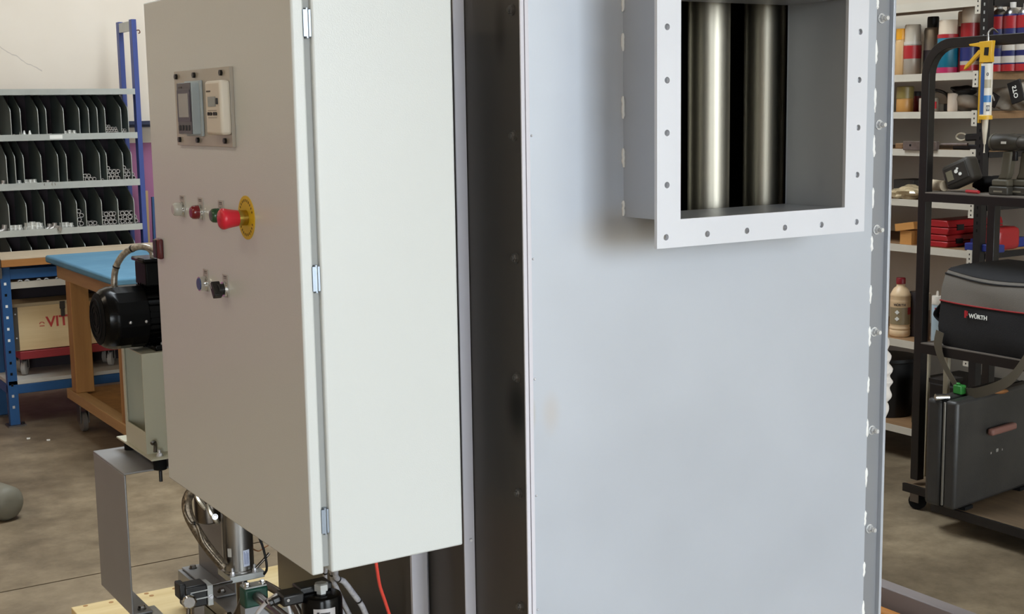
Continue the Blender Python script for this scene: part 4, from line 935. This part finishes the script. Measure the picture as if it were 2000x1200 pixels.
part('lens_frame', MB().tube(spline([(4.44, gq.y+.055, Z2+.045), (4.43, gq.y+.035, Z2+.082), (4.43, gq.y, Z2+.085), (4.43, gq.y-.04, Z2+.07), (4.44, gq.y-.05, Z2+.04)], 5), .006, 8), M_black, gg)
part('lens', MB().box(4.436, 4.441, gq.y-.045, gq.y+.048, Z2+.030, Z2+.078), mat('smoky_lens', (120, 110, 96), .2), gg, bevel=.01)
part('strap', MB().box(4.44, 4.46, gq.y-.055, gq.y-.02, Z2, Z2+.045), M_black, gg, bevel=.004)
def blob(c, s, n=18, m=10, seed=0, amp=.12):
    rnd = random.Random(seed); ph = [rnd.uniform(0, 6.28) for _ in range(6)]
    mb = MB().sphere((0, 0, 0), 1, n, m)
    for i, p in enumerate(mb.v):
        d = 1+amp*(math.sin(3*p.x+ph[0]+2*p.z)+math.sin(4*p.y+ph[1]-3*p.z)+.6*math.sin(7*p.x+5*p.y+ph[2])+.5*math.sin(9*p.z+ph[3]+4*p.y))
        mb.v[i] = Vector((c[0]+p.x*s[0]*d, c[1]+p.y*s[1]*d, c[2]+max(p.z*d, -1)*s[2]))
    return mb
M_bagw = mat('printed_white_bag', (176, 166, 152), .5, c2=(150, 140, 128), scale=25)
q = atx(1888, 205, 4.48)
b1 = thing('paper_bag', 'crumpled pale bag with a black fold lying on the second shelf', 'bag', (4.48, q.y, Z2))
part('sack', blob((4.48, q.y, Z2+.036), (.06, .065, .036), seed=3), M_bagw, b1, sharp=70)
part('black_fold', blob((4.46, q.y+.0, Z2+.082), (.05, .05, .020), seed=4), M_black, b1, sharp=70)
q = atx(1955, 200, 4.48)
b2 = thing('printed_sack', 'black and white printed sack right of the shelf upright', 'bag', (4.48, q.y, Z2))
part('sack', blob((4.50, q.y, Z2+.045), (.06, .07, .045), seed=8), M_bagw, b2, sharp=70)
k = MB().box(4.425, 4.432, q.y-.026, q.y+.030, Z2+.02, Z2+.072, R=Matrix.Rotation(math.radians(28), 3, 'X')); part('black_patch', k, M_black, b2, bevel=.002)
part('lettering', text_mb('M', .035, frame((4.4235, q.y, Z2+.046), (0, -1, .45), (0, .4, 1)), .0004), M_card, b2)
q = atx(1996, 195, 4.47)
b3 = thing('printed_sack', 'upright black printed sack at the right photo edge', 'bag', (4.47, q.y, Z2))
part('sack', blob((4.50, q.y, Z2+.055), (.05, .055, .055), seed=9), M_bagw, b3, sharp=70)
k = MB().box(4.43, 4.437, q.y-.03, q.y+.03, Z2+.03, Z2+.115, R=Matrix.Rotation(math.radians(-18), 3, 'X')); part('black_patch', k, M_black, b3, bevel=.002)
part('lettering', text_mb('STO', .026, frame((4.4285, q.y, Z2+.072), (0, -.3, -1), (0, 1, -.3)), .0004), M_card, b3)
# --- third shelf: clamp bar, wrench
Z3 = 1.319
def ybar(name, px0, px1, py, X, w, h, zb, m, label, cat):
    a = atx(px0, py, X).y; b = atx(px1, py, X).y
    return single(name, MB().box(X, X+w, b, a, zb, zb+h), m, label, cat, bevel=.003)
M_rustg = mat('rusty_grey_steel', (126, 112, 108), .55, .5, c2=(98, 84, 76), scale=20)
vb = thing('drilled_steel_bar', 'drilled rusty steel bar on the third shelf edge', 'steel bar', (4.37, atx(1798, 285, 4.37).y, Z3))
ya, yb_ = atx(1765, 285, 4.345).y, atx(1830, 285, 4.345).y
part('bar', MB().box(4.340, 4.36, yb_, ya, Z3-.004, Z3+.032), M_rustg, vb, bevel=.002)
for px in (1777, 1816):
    y = atx(px, 287, 4.338).y; part('hole', MB().cyl((4.3395, y, Z3+.016), (4.345, y, Z3+.016), .005, n=10), M_rubber, vb)
part('rod', MB().cyl((4.37, yb_, Z3+.02), (4.37, yb_-.13, Z3+.022), .006, n=8), M_rustg, vb)
ybar('wood_block', 1748, 1763, 285, 4.37, .06, .022, Z3, M_board, 'small wooden block next to the drilled steel bar', 'block')
ybar('dark_bar', 1748, 1800, 280, 4.44, .03, .012, Z3+.0, M_slot, 'dark flat bar lying behind the drilled steel bar', 'bar')
q = atx(1878, 273, 4.40)
wr_ = thing('ring_handle_tool', 'black hand tool with a pale ring end on the third shelf', 'tool', (4.40, q.y, Z3))
rg = [(4.40, q.y+.020*math.cos(2*math.pi*i/18)*1.25, Z3+.050+.014*math.sin(2*math.pi*i/18)) for i in range(19)]
part('ring_end', MB().tube(rg, .0045, 8, caps=False), C('pale_ring', (206, 196, 176)), wr_)
part('handle', MB().box(4.392, 4.41, q.y-.13, q.y-.02, Z3+.036, Z3+.064, R=Matrix.Rotation(math.radians(-3), 3, 'X')), M_black, wr_, bevel=.006)
part('jaw', MB().box(4.385, 4.415, q.y-.16, q.y+.03, Z3, Z3+.020), M_slot, wr_, bevel=.003)
part('lever', MB().box(4.394, 4.406, q.y-.11, q.y-.07, Z3+.015, Z3+.04), M_black, wr_)
# --- fourth shelf
Z4 = 1.112
ybar('dark_box', 1745, 1784, 360, 4.43, .12, .075, Z4, mat('dark_cardboard', (52, 48, 44), .7), 'dark box on the fourth shelf beside the machine edge', 'box')
q = atx(1766, 385, 4.37)
single('plastic_wrap', blob((4.39, q.y, Z4+.026), (.045, .075, .026), 22, 12, 5, .16), mat('crinkled_clear_film', (214, 196, 160), .2, c2=(160, 140, 108), scale=22, coat=.6), 'crumpled clear film spilling over the fourth shelf edge', 'film', sharp=25)
ybar('small_carton', 1868, 1905, 315, 4.46, .06, .030, Z4+.0, C('carton_beige', (190, 176, 150)), 'beige carton behind the hand meter on the fourth shelf', 'carton')
bpy.data.objects['small_carton'].scale = (1, 1, 3.9)
# --- fifth shelf: red and blue cases
Z5 = .923
def case(name, px0, px1, py, X, w, zb, h, m, label, depth_px=None):
    a = atx(px0, py, X).y; b = a-px1
    t = thing(name, label, 'case', (X+w/2, (a+b)/2, zb))
    part('lower_shell', MB().prism([(b+.006, zb), (a-.006, zb), (a, zb+h*.48), (b, zb+h*.48)], 'x', X, X+w), m, t, bevel=.004)
    part('upper_shell', MB().prism([(b, zb+h*.52), (a, zb+h*.52), (a-.010, zb+h), (b+.010, zb+h)], 'x', X, X+w), m, t, bevel=.004)
    part('latch', MB().box(X+.05, X+.09, b-.003, b+.004, zb+h*.3, zb+h*.7), M_black, t)
    return t
M_rc = mat('red_case_plastic', (158, 30, 34), .35)
case('red_case', 1803, .125, 470, 4.375, .34, Z5, .050, M_rc, 'lower red plastic case of the stacked pair')
case('red_case', 1803, .130, 440, 4.375, .34, Z5+.052, .058, M_rc, 'upper red plastic case of the stacked pair')
q = atx(1938, 440, 4.45)
single('red_round_case', MB().box(4.42, 4.56, q.y-.055, q.y+.03, Z5+.0, Z5+.0915), M_rc, 'dark red rounded case behind the shelf upright', 'case', bevel=.02)
q = atx(1905, 480, 4.36)
single('blue_case', MB().box(4.362, 4.41, q.y-.10, q.y+.055, Z5+.0, Z5+.030), mat('blue_case_plastic', (34, 48, 118), .4), 'flat blue case in front of the red cases', 'case', bevel=.004)
q = atx(1965, 480, 4.48)
single('flat_blue_box', MB().box(4.44, 4.66, SYN+.02, SYN+.12, Z5, Z5+.040), MATS['blue_case_plastic'], 'flat blue box at the near end of the fifth shelf', 'case', bevel=.004)
single('wood_wedge', MB().box(4.36, 4.40, atx(1785, 440, 4.36).y, atx(1748, 440, 4.36).y, Z5+.060, Z5+.090, R=Matrix.Rotation(math.radians(-9), 3, 'X')).box(4.37, 4.5, atx(1785, 440, 4.36).y+.02, atx(1748, 440, 4.36).y-.02, Z5, Z5+.058), mat_wood('orange_wood', (206, 150, 84), (180, 124, 62), 1), 'orange wooden batten lying on the fifth shelf', 'batten')
# --- sixth shelf: bottles
Z6 = .521
q = atx(1757, 650, 4.42)
wbt = thing('cleaner_bottle', 'cream plastic bottle with red cap and ribbed sides', 'bottle', (4.42, q.y, Z6))
R0 = .043
part('body', MB().lathe([(R0*.9, 0), (R0, .006), (R0, .028), (R0*.95, .031), (R0, .034), (R0, .040), (R0*.95, .043), (R0*.98, .05), (R0*.98, .150), (R0, .156), (R0*.95, .160), (R0, .164), (R0*.95, .170), (R0, .174), (R0*.97, .182), (R0*.7, .205), (R0*.42, .215), (R0*.40, .226)], (4.42, q.y, Z6), (0, 0, 1), 32), C('cream_bottle', (226, 196, 156), .4), wbt, sharp=60)
part('cap', MB().lathe([(R0*.46, 0), (R0*.46, .022), (R0*.4, .026)], (4.42, q.y, Z6+.226), (0, 0, 1), 18), M_redd, wbt)
part('label', wrap_label(4.42, q.y, R0*.985, math.radians(150), math.radians(290), Z6+.055, Z6+.128, 14), C('olive_label', (150, 134, 104)), wbt)
part('label_red', wrap_label(4.42, q.y, R0*1.01, math.radians(266), math.radians(296), Z6+.098, Z6+.128, 5), M_red, wbt)
def arcletters(cx, cy, r, z, a0, txt, size, m, parent, step):
    mb = MB()
    for i, ch in enumerate(txt):
        w = a0+i*step
        nrm = Vector((math.cos(w), math.sin(w), 0)); rt = Vector((-math.sin(w), math.cos(w), 0))
        t = text_mb(ch, size, frame(Vector((cx, cy, z))+nrm*r, rt, (0, 0, 1)), .0003); mb.add(t.v, t.f)
    part('lettering', mb, m, parent)
arcletters(4.42, q.y, R0*1.0, Z6+.139, math.radians(193), 'WÜRTH', .014, M_dk, wbt, math.radians(13))
for zz in (.108, .080):
    w = math.radians(205); n_ = Vector((math.cos(w), math.sin(w), 0)); rt = Vector((-math.sin(w), math.cos(w), 0))
    F = frame(Vector((4.42, q.y, Z6+zz))+n_*(R0*1.01), rt, (0, 0, 1)); d = MB().add([F @ Vector(v) for v in ((-.010, 0, 0), (0, -.010, 0), (.010, 0, 0), (0, .010, 0), (-.010, 0, .001), (0, -.010, .001), (.010, 0, .001), (0, .010, .001))], [(3, 2, 1, 0), (4, 5, 6, 7), (0, 1, 5, 4), (1, 2, 6, 5), (2, 3, 7, 6), (3, 0, 4, 7)])
    part('hazard_mark', d, M_card, wbt)
jar('brown_bottle', 1806, 4.42, .020, .20, C('brownish_bottle', (120, 92, 74)), 'narrow brown bottle with a pale shoulder behind the cart post', C('beige_top', (176, 160, 140)), .07, Z6, 'bottle', 650)
jar('dark_bottle', 1788, 4.48, .030, .19, M_dk, 'dark bottle half hidden behind the cart post', None, 0, Z6, 'bottle', 650)
sb = jar('spray_tube', 1829, 4.42, .022, .195, C('pale_blue_tube', (176, 196, 208)), 'white and blue tube with a small nozzle beside the tool bag', C('tube_white', (226, 218, 206)), .035, Z6, 'tube', 650)
q = atx(1829, 650, 4.42)
part('nozzle', MB().lathe([(.006, 0), (.005, .016), (.003, .020)], (4.42, q.y, Z6+.195), (0, 0, 1), 10), MATS['tube_white'], sb)
part('red_dot', wrap_label(4.42, q.y, .0224, math.radians(195), math.radians(250), Z6+.125, Z6+.148, 4), M_red, sb)
# --- low clutter
Z7 = .15
single('black_bucket', MB().lathe([(.10, 0), (.12, .24), (.125, .245), (.125, .26), (.11, .26)], (4.50, 4.02, Z7), (0, 0, 1), 24), M_black, 'black bucket on the lowest shelf beside the machine edge', 'bucket')
single('dark_toolbox', MB().box(4.42, 4.72, 3.52, 3.82, Z7, Z7+.20), M_slot, 'dark tool box on the lowest shelf behind the leaned case', 'tool box', bevel=.01)
single('grey_parts_box', MB().box(4.40, 4.66, 4.20, 4.55, Z7, Z7+.22), mat('dim_grey_box', (104, 98, 92), .6), 'grey parts box on the lowest shelf behind the white hose', 'box', bevel=.01)

# ================================================================== BLACK TROLLEY
M_cart = mat('black_tube_frame', (34, 31, 30), .35, .3)
CXF, CYL = 3.865, 3.335
ct = thing('tool_trolley', 'black steel tool trolley with round tube handles', 'trolley', (4.0, 2.8, 0))
def uframe(X):
    pts = [(X, CYL-.018, .11), (X, CYL-.018, 1.60)]
    for i in range(1, 9):
        w = math.pi/2*i/8; pts.append((X, CYL-.018-.112*(1-math.cos(w)), 1.60+.112*math.sin(w)))
    pts += [(X, 2.45, 1.714)]
    for i in range(1, 9):
        w = math.pi/2*i/8; pts.append((X, 2.45-.112*math.sin(w), 1.714-.112*(1-math.cos(w))))
    pts += [(X, 2.338, .11)]
    mb = MB(); vs = []
    pts = [Vector(p) for p in pts]; n = len(pts); fs = []
    for i, p in enumerate(pts):
        t = (pts[min(i+1, n-1)]-pts[max(i-1, 0)]).normalized(); nn = Vector((0, -t.z, t.y)) * .0175; xx = Vector((.0175, 0, 0))
        vs += [p-nn-xx, p-nn+xx, p+nn+xx, p+nn-xx]
    for i in range(n-1):
        a = i*4; b = a+4
        for k in range(4): fs.append((a+k, a+(k+1) % 4, b+(k+1) % 4, b+k))
    fs += [(0, 1, 2, 3), (n*4-1, n*4-2, n*4-3, n*4-4)]
    return mb.add(vs, fs)
part('tube_handle', uframe(CXF+.0175), M_cart, ct, bevel=.002)
for y_ in (2.355, CYL-.018): part('rear_post', MB().box(4.252, 4.287, y_-.017, y_+.017, .09, 1.165), M_cart, ct, bevel=.002)
for z0, z1 in ((1.166, 1.186), (.610, .634)):
    s = part('shelf_tray', MB().box(CXF-.004, 4.29, 2.36, CYL-.036, z1-.004, z1), mat('worn_grey_tray', (110, 102, 94), .55), ct)
    part('tray_rim', MB().box(CXF-.006, CXF+.02, 2.36, CYL-.036, z0-.014, z1-.004), M_cart, s)
    part('tray_rim', MB().box(CXF+.02, 4.27, CYL-.056, CYL-.036, z0-.014, z1-.004), M_cart, s)
part('base_deck', MB().box(3.74, 4.30, 2.30, 3.12, .078, .090).box(3.86, 4.30, 3.12, CYL+.02, .078, .090), mat_wood('worn_deck', (112, 92, 68), (84, 68, 50), 1), ct)
part('base_rim', MB().box(3.728, 3.74, 2.30, 3.12, .062, .092), M_cart, ct)
part('base_rim', MB().box(3.848, 3.86, 3.12, CYL+.02, .062, .092), M_cart, ct)
part('base_rim', MB().box(3.74, 3.86, 3.12, 3.13, .062, .092), M_cart, ct)
part('base_rim', MB().box(3.86, 4.30, CYL+.005, CYL+.02, .066, .078), M_cart, ct)
for x, y in ((3.87, 3.30), (4.25, 3.30), (3.87, 2.36), (4.25, 2.36)):
    c = part('castor_fork', MB().box(x-.020, x-.016, y-.02, y+.02, .03, .078).box(x+.016, x+.02, y-.02, y+.02, .03, .078).box(x-.02, x+.02, y-.02, y+.02, .072, .078), M_dbolt, ct)
    part('wheel', MB().lathe([(.022, -.011), (.032, -.009), (.032, .009), (.022, .011)], (x, y, .032), (1, .4, 0), 18), M_rubber, c)

# caulking gun hanging on the handle
gx = CXF-.026; gy = atx(1927, 160, gx).y
M_yel = mat('yellow_gun', (222, 172, 44), .4)
cg = thing('caulking_gun', 'yellow caulking gun with a blue and white cartridge hung on the trolley handle', 'caulking gun', (gx, gy, 1.31))
zt, zb_ = atx(1925, 122, gx).z, atx(1925, 230, gx).z
part('cartridge', MB().cyl((gx, gy, zb_+.008), (gx, gy, zt-.004), .0195, n=24), C('cartridge_white', (226, 220, 208)), cg)
part('cartridge_stripe', wrap_label(gx, gy, .0196, math.radians(150), math.radians(196), zb_+.012, zt-.012, 6), C('cartridge_blue', (52, 92, 152)), cg)
part('cartridge_stripe', wrap_label(gx, gy, .0198, math.radians(196), math.radians(270), zb_+.052, zb_+.075, 8), C('cartridge_blue2', (60, 124, 184)), cg)
part('cartridge_print', wrap_label(gx, gy, .0198, math.radians(200), math.radians(262), zb_+.100, zb_+.128, 8), C('cartridge_beige', (176, 166, 142)), cg)
part('badge', wrap_label(gx, gy, .0199, math.radians(222), math.radians(255), zb_+.022, zb_+.042, 4), M_dk, cg)
arcletters(gx, gy, .0203, zb_+.032, math.radians(238), '0', .018, M_card, cg, 0)
arcletters(gx, gy, .0201, zb_+.145, math.radians(225), '0', .016, M_dk, cg, 0)
part('gun_rail', MB().box(gx-.006, gx+.006, gy+.021, gy+.028, zb_-.018, zt+.012), M_yel, cg, bevel=.001)
part('end_cup', MB().lathe([(.023, 0), (.023, .012), (.021, .014)], (gx, gy, zb_-.006), (0, 0, 1), 20), M_yel, cg)
part('gun_body', MB().prism([(gy-.022, zt+.0), (gy+.028, zt), (gy+.024, zt+.035), (gy+.030, zt+.070), (gy-.024, zt+.072), (gy-.020, zt+.03)], 'x', gx-.009, gx+.009), M_yel, cg, bevel=.002)
part('trigger_opening', MB().prism([(gy-.010, zt+.022), (gy+.008, zt+.024), (gy+.006, zt+.050), (gy-.012, zt+.050)], 'x', gx-.0095, gx+.0095), M_slot, cg)
part('trigger', MB().prism([(gy+.022, zt+.034), (gy+.032, zt+.044), (gy+.088, zt-.008), (gy+.094, zt-.022), (gy+.082, zt-.016)], 'x', gx-.006, gx+.006), M_yel, cg, bevel=.001)
part('handle_grip', MB().prism([(gy+.020, zt+.050), (gy+.030, zt+.068), (gy+.074, zt+.064), (gy+.070, zt+.058), (gy+.040, zt+.054)], 'x', gx-.007, gx+.007), M_yel, cg, bevel=.001)
part('plunger_rod', MB().cyl((gx, gy, zt), (gx, gy, zt+.085), .0035, n=8), M_steel, cg)
part('nozzle', MB().lathe([(.0105, 0), (.0095, .03), (.005, .090), (.0028, .093), (.0022, .125), (.003, .128)][::-1] if False else [(.0105, 0), (.0095, .03), (.0045, .082), (.0020, .086), (.0020, .110), (.0035, .113)], (gx, gy, zb_-.006), (0, 0, -1), 14), C('nozzle_cream', (214, 204, 184)), cg)
part('hang_hook', MB().tube(spline([(gx, gy, zt+.083), (gx, gy, zt+.098), (gx+.02, gy, zt+.113), (gx+.048, gy, zt+.10)], 5), .003, 8), M_steel, cg)

# things on the upper tray
ZT1 = 1.186
q = atx(1880, 366, 3.93)
hm = thing('hand_meter', 'grey hand meter leaning on the trolley tray', 'meter', (3.95, q.y, ZT1), rot=(math.radians(-22), 0, 0))
part('case', MB().box(-.03, .03, -.062, .062, .010, .098), mat('dark_grey_rubber', (58, 54, 48), .6), hm, bevel=.012, local=True)
part('face', MB().box(-.034, -.028, -.050, .050, .024, .086), mat('meter_face', (46, 43, 39), .5), hm, bevel=.006, local=True)
part('screen', MB().box(-.0355, -.033, .014, .042, .036, .072), mat('meter_lcd', (120, 116, 96), .3), hm, local=True)
part('button', MB().cyl((-.037, -.004, .060), (-.033, -.004, .060), .007, n=12), M_card, hm, local=True)
part('button', MB().cyl((-.037, -.018, .046), (-.033, -.018, .046), .006, n=12), M_card, hm, local=True)
part('button', MB().cyl((-.037, -.012, .068), (-.033, -.012, .068), .004, n=12), M_card, hm, local=True)
hm.location.z = ZT1+.018
single('paper_roll', MB().cyl((3.97, atx(1808, 358, 3.97).y, ZT1+.022), (3.93, atx(1845, 360, 3.93).y, ZT1+.020), .019, n=18), C('roll_paper', (196, 180, 154), .7), 'small beige paper roll on the trolley tray', 'roll')
single('red_marker', MB().tube([(3.89, atx(1888, 368, 3.89).y, ZT1+.008), (3.88, atx(1912, 368, 3.88).y, ZT1+.008)], .006, 8), M_red, 'red marker lying in front of the hand meter', 'marker')
M_drill = mat('olive_black_tool', (56, 52, 44), .5); M_drill2 = mat('olive_grip', (82, 76, 62), .6)
def drill(px, X, label, sc=1.0, flip=1):
    y = atx(px, 370, X).y
    t = thing('cordless_drill', label, 'drill', (X, y, ZT1), group='cordless drills on the trolley tray')
    part('battery', MB().box(X-.032, X+.032, y-.035, y+.042, ZT1, ZT1+.030), M_drill, t, bevel=.005)
    part('battery_top', MB().box(X-.026, X+.026, y-.030, y+.036, ZT1+.030, ZT1+.054), M_drill2, t, bevel=.006)
    part('grip', MB().prism([(y-.018, ZT1+.054), (y+.022, ZT1+.054), (y+.010, ZT1+.075), (y+.002, ZT1+.15), (y-.034, ZT1+.15), (y-.026, ZT1+.075)], 'x', X-.016, X+.016), M_drill2, t, bevel=.006)
    part('motor_body', MB().lathe([(.018, 0), (.029, .006), (.030, .075), (.026, .09), (.022, .105)], (X, y+.050, ZT1+.18), (0, -1, 0), 22), M_drill, t)
    part('chuck', MB().lathe([(.020, 0), (.021, .005), (.019, .03), (.010, .040)], (X, y-.055, ZT1+.18), (0, -1, 0), 18), mat('chuck_grey', (78, 74, 68), .5, .4), t)
    part('gear_ring', MB().ring((X, y+.052, ZT1+.18), (X, y+.045, ZT1+.18), .0305, .025, 20), M_drill2, t)
    part('trigger', MB().box(X-.007, X+.007, y-.046, y-.030, ZT1+.118, ZT1+.15), M_black, t, bevel=.002)
    part('name_plate', MB().box(X-.0315, X-.029, y-.022, y-.002, ZT1+.176, ZT1+.184), M_card, t)
    part('battery_print', MB().box(X-.0335, X-.032, y-.015, y+.020, ZT1+.010, ZT1+.016), mat('dim_print', (120, 112, 96), .6), t)
    return t
drill(1962, 3.92, 'olive black cordless drill standing on its battery, nearest the handle')
drill(1998, 3.95, 'second cordless drill cut by the right photo edge')
q = atx(1930, 355, 4.02)
single('black_glove', blob((4.04, q.y, ZT1+.028), (.06, .055, .028), seed=12), M_rubber, 'black work glove lying behind the drill', 'glove', sharp=70)

# tool bag on the lower tray
ZT2 = .634
ya = atx(1835, 640, 3.87).y; yb_ = ya-.50
bag = thing('tool_bag', 'black and grey fabric tool bag with red piping on the trolley', 'bag', (4.03, (ya+yb_)/2, ZT2))
M_bagb = mat('black_bag_fabric', (24, 23, 25), .8, bump=.4, bscale=300); M_bagg = mat('grey_bag_fabric', (104, 98, 90), .75, bump=.4, bscale=300)
zm, ztop = ZT2+.165, ZT2+.275
def loft(rings):
    mb = MB(); n = len(rings[0]); vs = [p for r in rings for p in r]; fs = []
    for j in range(len(rings)-1):
        for i in range(n): fs.append((j*n+i, j*n+(i+1) % n, (j+1)*n+(i+1) % n, (j+1)*n+i))
    fs += [tuple(range(n-1, -1, -1)), tuple((len(rings)-1)*n+i for i in range(n))]
    return mb.add(vs, fs)
def bring(z, fx, ins, dzf=None, sag=0.0):
    pts = []
    N = 12
    for i in range(N+1):
        t = i/N; y = ya-ins-(ya-yb_-2*ins)*t
        bulge = .014*math.sin(math.pi*t)+.004*math.sin(9*t+z*40)
        pts.append((fx-bulge, y, z-sag*math.sin(math.pi*t)))
    for i in range(N+1):
        t = 1-i/N; pts.append((4.20, ya-ins-(ya-yb_-2*ins)*t, z-sag*.3*math.sin(math.pi*t)))
    return pts
part('lower_panel', loft([bring(ZT2, 3.885, .010), bring(ZT2+.02, 3.875, .0), bring(ZT2+.07, 3.868, -.004), bring(zm, 3.872, .002, sag=.006)]), M_bagb, bag, sharp=50)
part('upper_panel', loft([bring(zm+.002, 3.871, .002, sag=.006), bring(zm+.05, 3.873, .004, sag=.010), bring(ztop-.012, 3.884, .006, sag=.014), bring(ztop, 3.892, .010, sag=.018)]), M_bagg, bag, sharp=50)
pip = [(p[0]-.002, p[1], p[2]) for p in bring(zm+.001, 3.871, .001, sag=.006)[:13]]
part('red_piping', MB().tube(pip, .0028, 6), mat('red_piping', (150, 38, 40), .6), bag)
hp = [(p[0]-.002, p[1], p[2]) for p in bring(ztop-.012, 3.884, .006, sag=.018)[:13]]
part('flap_seam', MB().tube(hp, .003, 6), M_bagb, bag)
part('flap', loft([bring(ztop+.001, 3.890, .010, sag=.018), bring(ztop+.008, 3.90, .014, sag=.014), bring(ztop+.018, 3.96, .03, sag=.006)]), M_bagb, bag, sharp=50)
pc = atx(1910, 620, 3.852); pl_ = atx(1889, 615, 3.852)
part('lettering', text_mb('WÜRTH', .021, frame((3.852, pc.y, pc.z), (0, -1, -.0), (0, 0, 1)), .0006), M_card, bag)
em = MB().box(3.8515, 3.8525, pl_.y+.004, pl_.y+.012, pl_.z-.012, pl_.z+.014).box(3.8515, 3.8525, pl_.y-.002, pl_.y+.003, pl_.z-.004, pl_.z+.012)
part('red_emblem', em, M_red, bag)
M_strap = mat('khaki_webbing', (74, 66, 52), .85)
def ribbon(pts, w, wid_dir, th=.003):
    sp = spline(pts, 6); vs = []; fs = []; W_ = Vector(wid_dir).normalized()*w/2
    for i, p in enumerate(sp):
        t = (sp[min(i+1, len(sp)-1)]-sp[max(i-1, 0)]).normalized(); nn = t.cross(W_).normalized()*th/2
        vs += [p-W_-nn, p+W_-nn, p+W_+nn, p-W_+nn]
    for i in range(len(sp)-1):
        a = i*4; b = a+4
        for k in range(4): fs.append((a+k, a+(k+1) % 4, b+(k+1) % 4, b+k))
    fs += [(0, 1, 2, 3), (len(vs)-1, len(vs)-2, len(vs)-3, len(vs)-4)]
    return MB().add(vs, fs)
part('shoulder_strap', ribbon([atx(1836, 648, 3.853), atx(1832, 675, 3.846), atx(1840, 705, 3.843), atx(1858, 738, 3.84), atx(1874, 765, 3.838)], .035, (0, 1, .25)), M_strap, bag)
part('shoulder_strap', ribbon([atx(1874, 765, 3.838), atx(1905, 768, 3.80), atx(1950, 755, 3.79), atx(1980, 735, 3.80), atx(2005, 700, 3.82)], .035, (0, .4, 1)), M_strap, bag)
part('side_strap', ribbon([(3.90, ya+.012, ZT2+.15), (3.89, ya+.034, ZT2+.11), (3.90, ya+.010, ZT2+.08)], .03, (1, 0, 0)), M_bagb, bag)

# leaned black hard case on the base deck
cz = thing('hard_case', 'dusty black hard shell case standing on the trolley base', 'case', (3.690, 2.985, .092), rot=(0, 0, math.radians(7)))
M_hc = mat('dusty_black_shell', (52, 50, 47), .45, c2=(38, 37, 36), scale=5, bump=.2, bscale=200)
part('front_shell', MB().box(0, .52, 0, .052, .01, .395), M_hc, cz, bevel=.012, local=True)
part('back_shell', MB().box(.0, .52, .060, .125, .01, .395), M_hc, cz, bevel=.016, local=True)
part('seam_band', MB().box(.004, .516, .050, .062, .014, .391), M_rubber, cz, local=True)
part('corner_rim', MB().box(-.003, .003, .046, .054, .02, .388), mat('worn_rim', (110, 106, 98), .4, .3), cz, bevel=.002, local=True)
part('latch', MB().cyl((-.006, .085, .400), (.03, .055, .400), .013, n=12), M_chrome, cz, local=True)
part('rubber_foot', MB().box(.06, .11, -.004, .05, 0, .012), M_rubber, cz, local=True)
part('rubber_foot', MB().box(.42, .47, -.004, .05, 0, .012), M_rubber, cz, local=True)
part('handle', MB().box(.18, .34, -.030, -.004, .25, .275), mat('pinkish_grip', (122, 84, 74), .6), cz, bevel=.008, local=True)
part('paint_chip', MB().box(.215, .222, -.0015, 0, .175, .182).box(.252, .266, -.0015, 0, .176, .188).box(.29, .295, -.0015, 0, .175, .182), mat('chip_grey', (128, 124, 118), .6), cz, local=True)
single('green_clip', MB().box(3.79, 3.82, atx(1880, 772, 3.80).y, atx(1864, 772, 3.80).y, .488, .520).cyl((3.80, atx(1871, 765, 3.80).y, .52), (3.80, atx(1871, 765, 3.80).y, .528), .008, n=10), mat('green_clip', (44, 120, 48), .5), 'green plastic clip on top of the hard case', 'clip', bevel=.004)
single('orange_rag', blob((3.92, 2.99, .497), (.03, .02, .009), 12, 6, 31), C('rag_orange', (150, 100, 56), .8), 'small orange scrap on top of the hard case', 'rag', sharp=70)
# pale tube frame behind the case
M_stool = mat('beige_tube', (164, 154, 132), .5)
ss = thing('folding_step', 'beige tube frame of a folded step behind the hard case', 'step stool', (4.0, 3.22, .09))
y1_, y2_ = atx(1810, 740, 3.99).y, atx(1848, 740, 3.99).y
part('side_tube', MB().box(3.985, 4.0, y1_-.010, y1_+.006, .09, .605), M_stool, ss, bevel=.004)
part('side_tube', MB().box(3.985, 4.0, y2_-.012, y2_+.012, .09, .590), M_stool, ss, bevel=.004)
part('top_tube', MB().box(3.985, 4.0, y2_+.012, y1_-.010, .586, .60), M_stool, ss, bevel=.003)
part('step_tread', MB().box(3.99, 4.10, y2_+.012, y1_-.010, .46, .475), M_slot, ss)
# ================================================================== HOSE BEHIND THE MACHINE, FLOOR BEAMS
hs = []
path = spline([(2.428, 2.75, 1.22), P(1660, 590, 2.66), P(1696, 650, 2.62), P(1706, 700, 2.62), P(1709, 740, 2.62), P(1703, 780, 2.62), P(1668, 842, 2.66), (2.428, 2.75, .50)], 14)
single('corrugated_hose', MB().tube(path, [.0455+.0045*math.sin(i*2*math.pi/8.0) for i in range(len(path))], 24), mat('white_corrugated_hose', (214, 208, 202), .4), 'white corrugated hose bulging from behind the machine edge', 'hose', sharp=60)
M_gb = mat('lavender_grey_beam', (150, 142, 142), .5)
bb = Matrix.Rotation(math.radians(0), 3, 'Z')
single('floor_beam', MB().box(2.968, 3.022, 1.6, 3.3, 0, .080), M_gb, 'grey steel beam lying on the floor right of the machine', 'beam', bevel=.003)
single('orange_bar', MB().cyl((2.912, 1.6, .022), (2.912, 3.3, .022), .022, n=20), mat_wood('orange_varnished_bar', (214, 148, 74), (188, 118, 50), 1), 'orange round bar lying beside the grey floor beam', 'bar')
single('floor_plate', MB().box(2.66, 2.885, 1.6, 3.2, 0, .012), M_gb, 'flat grey plate on the floor between the pallet and the orange bar', 'plate')
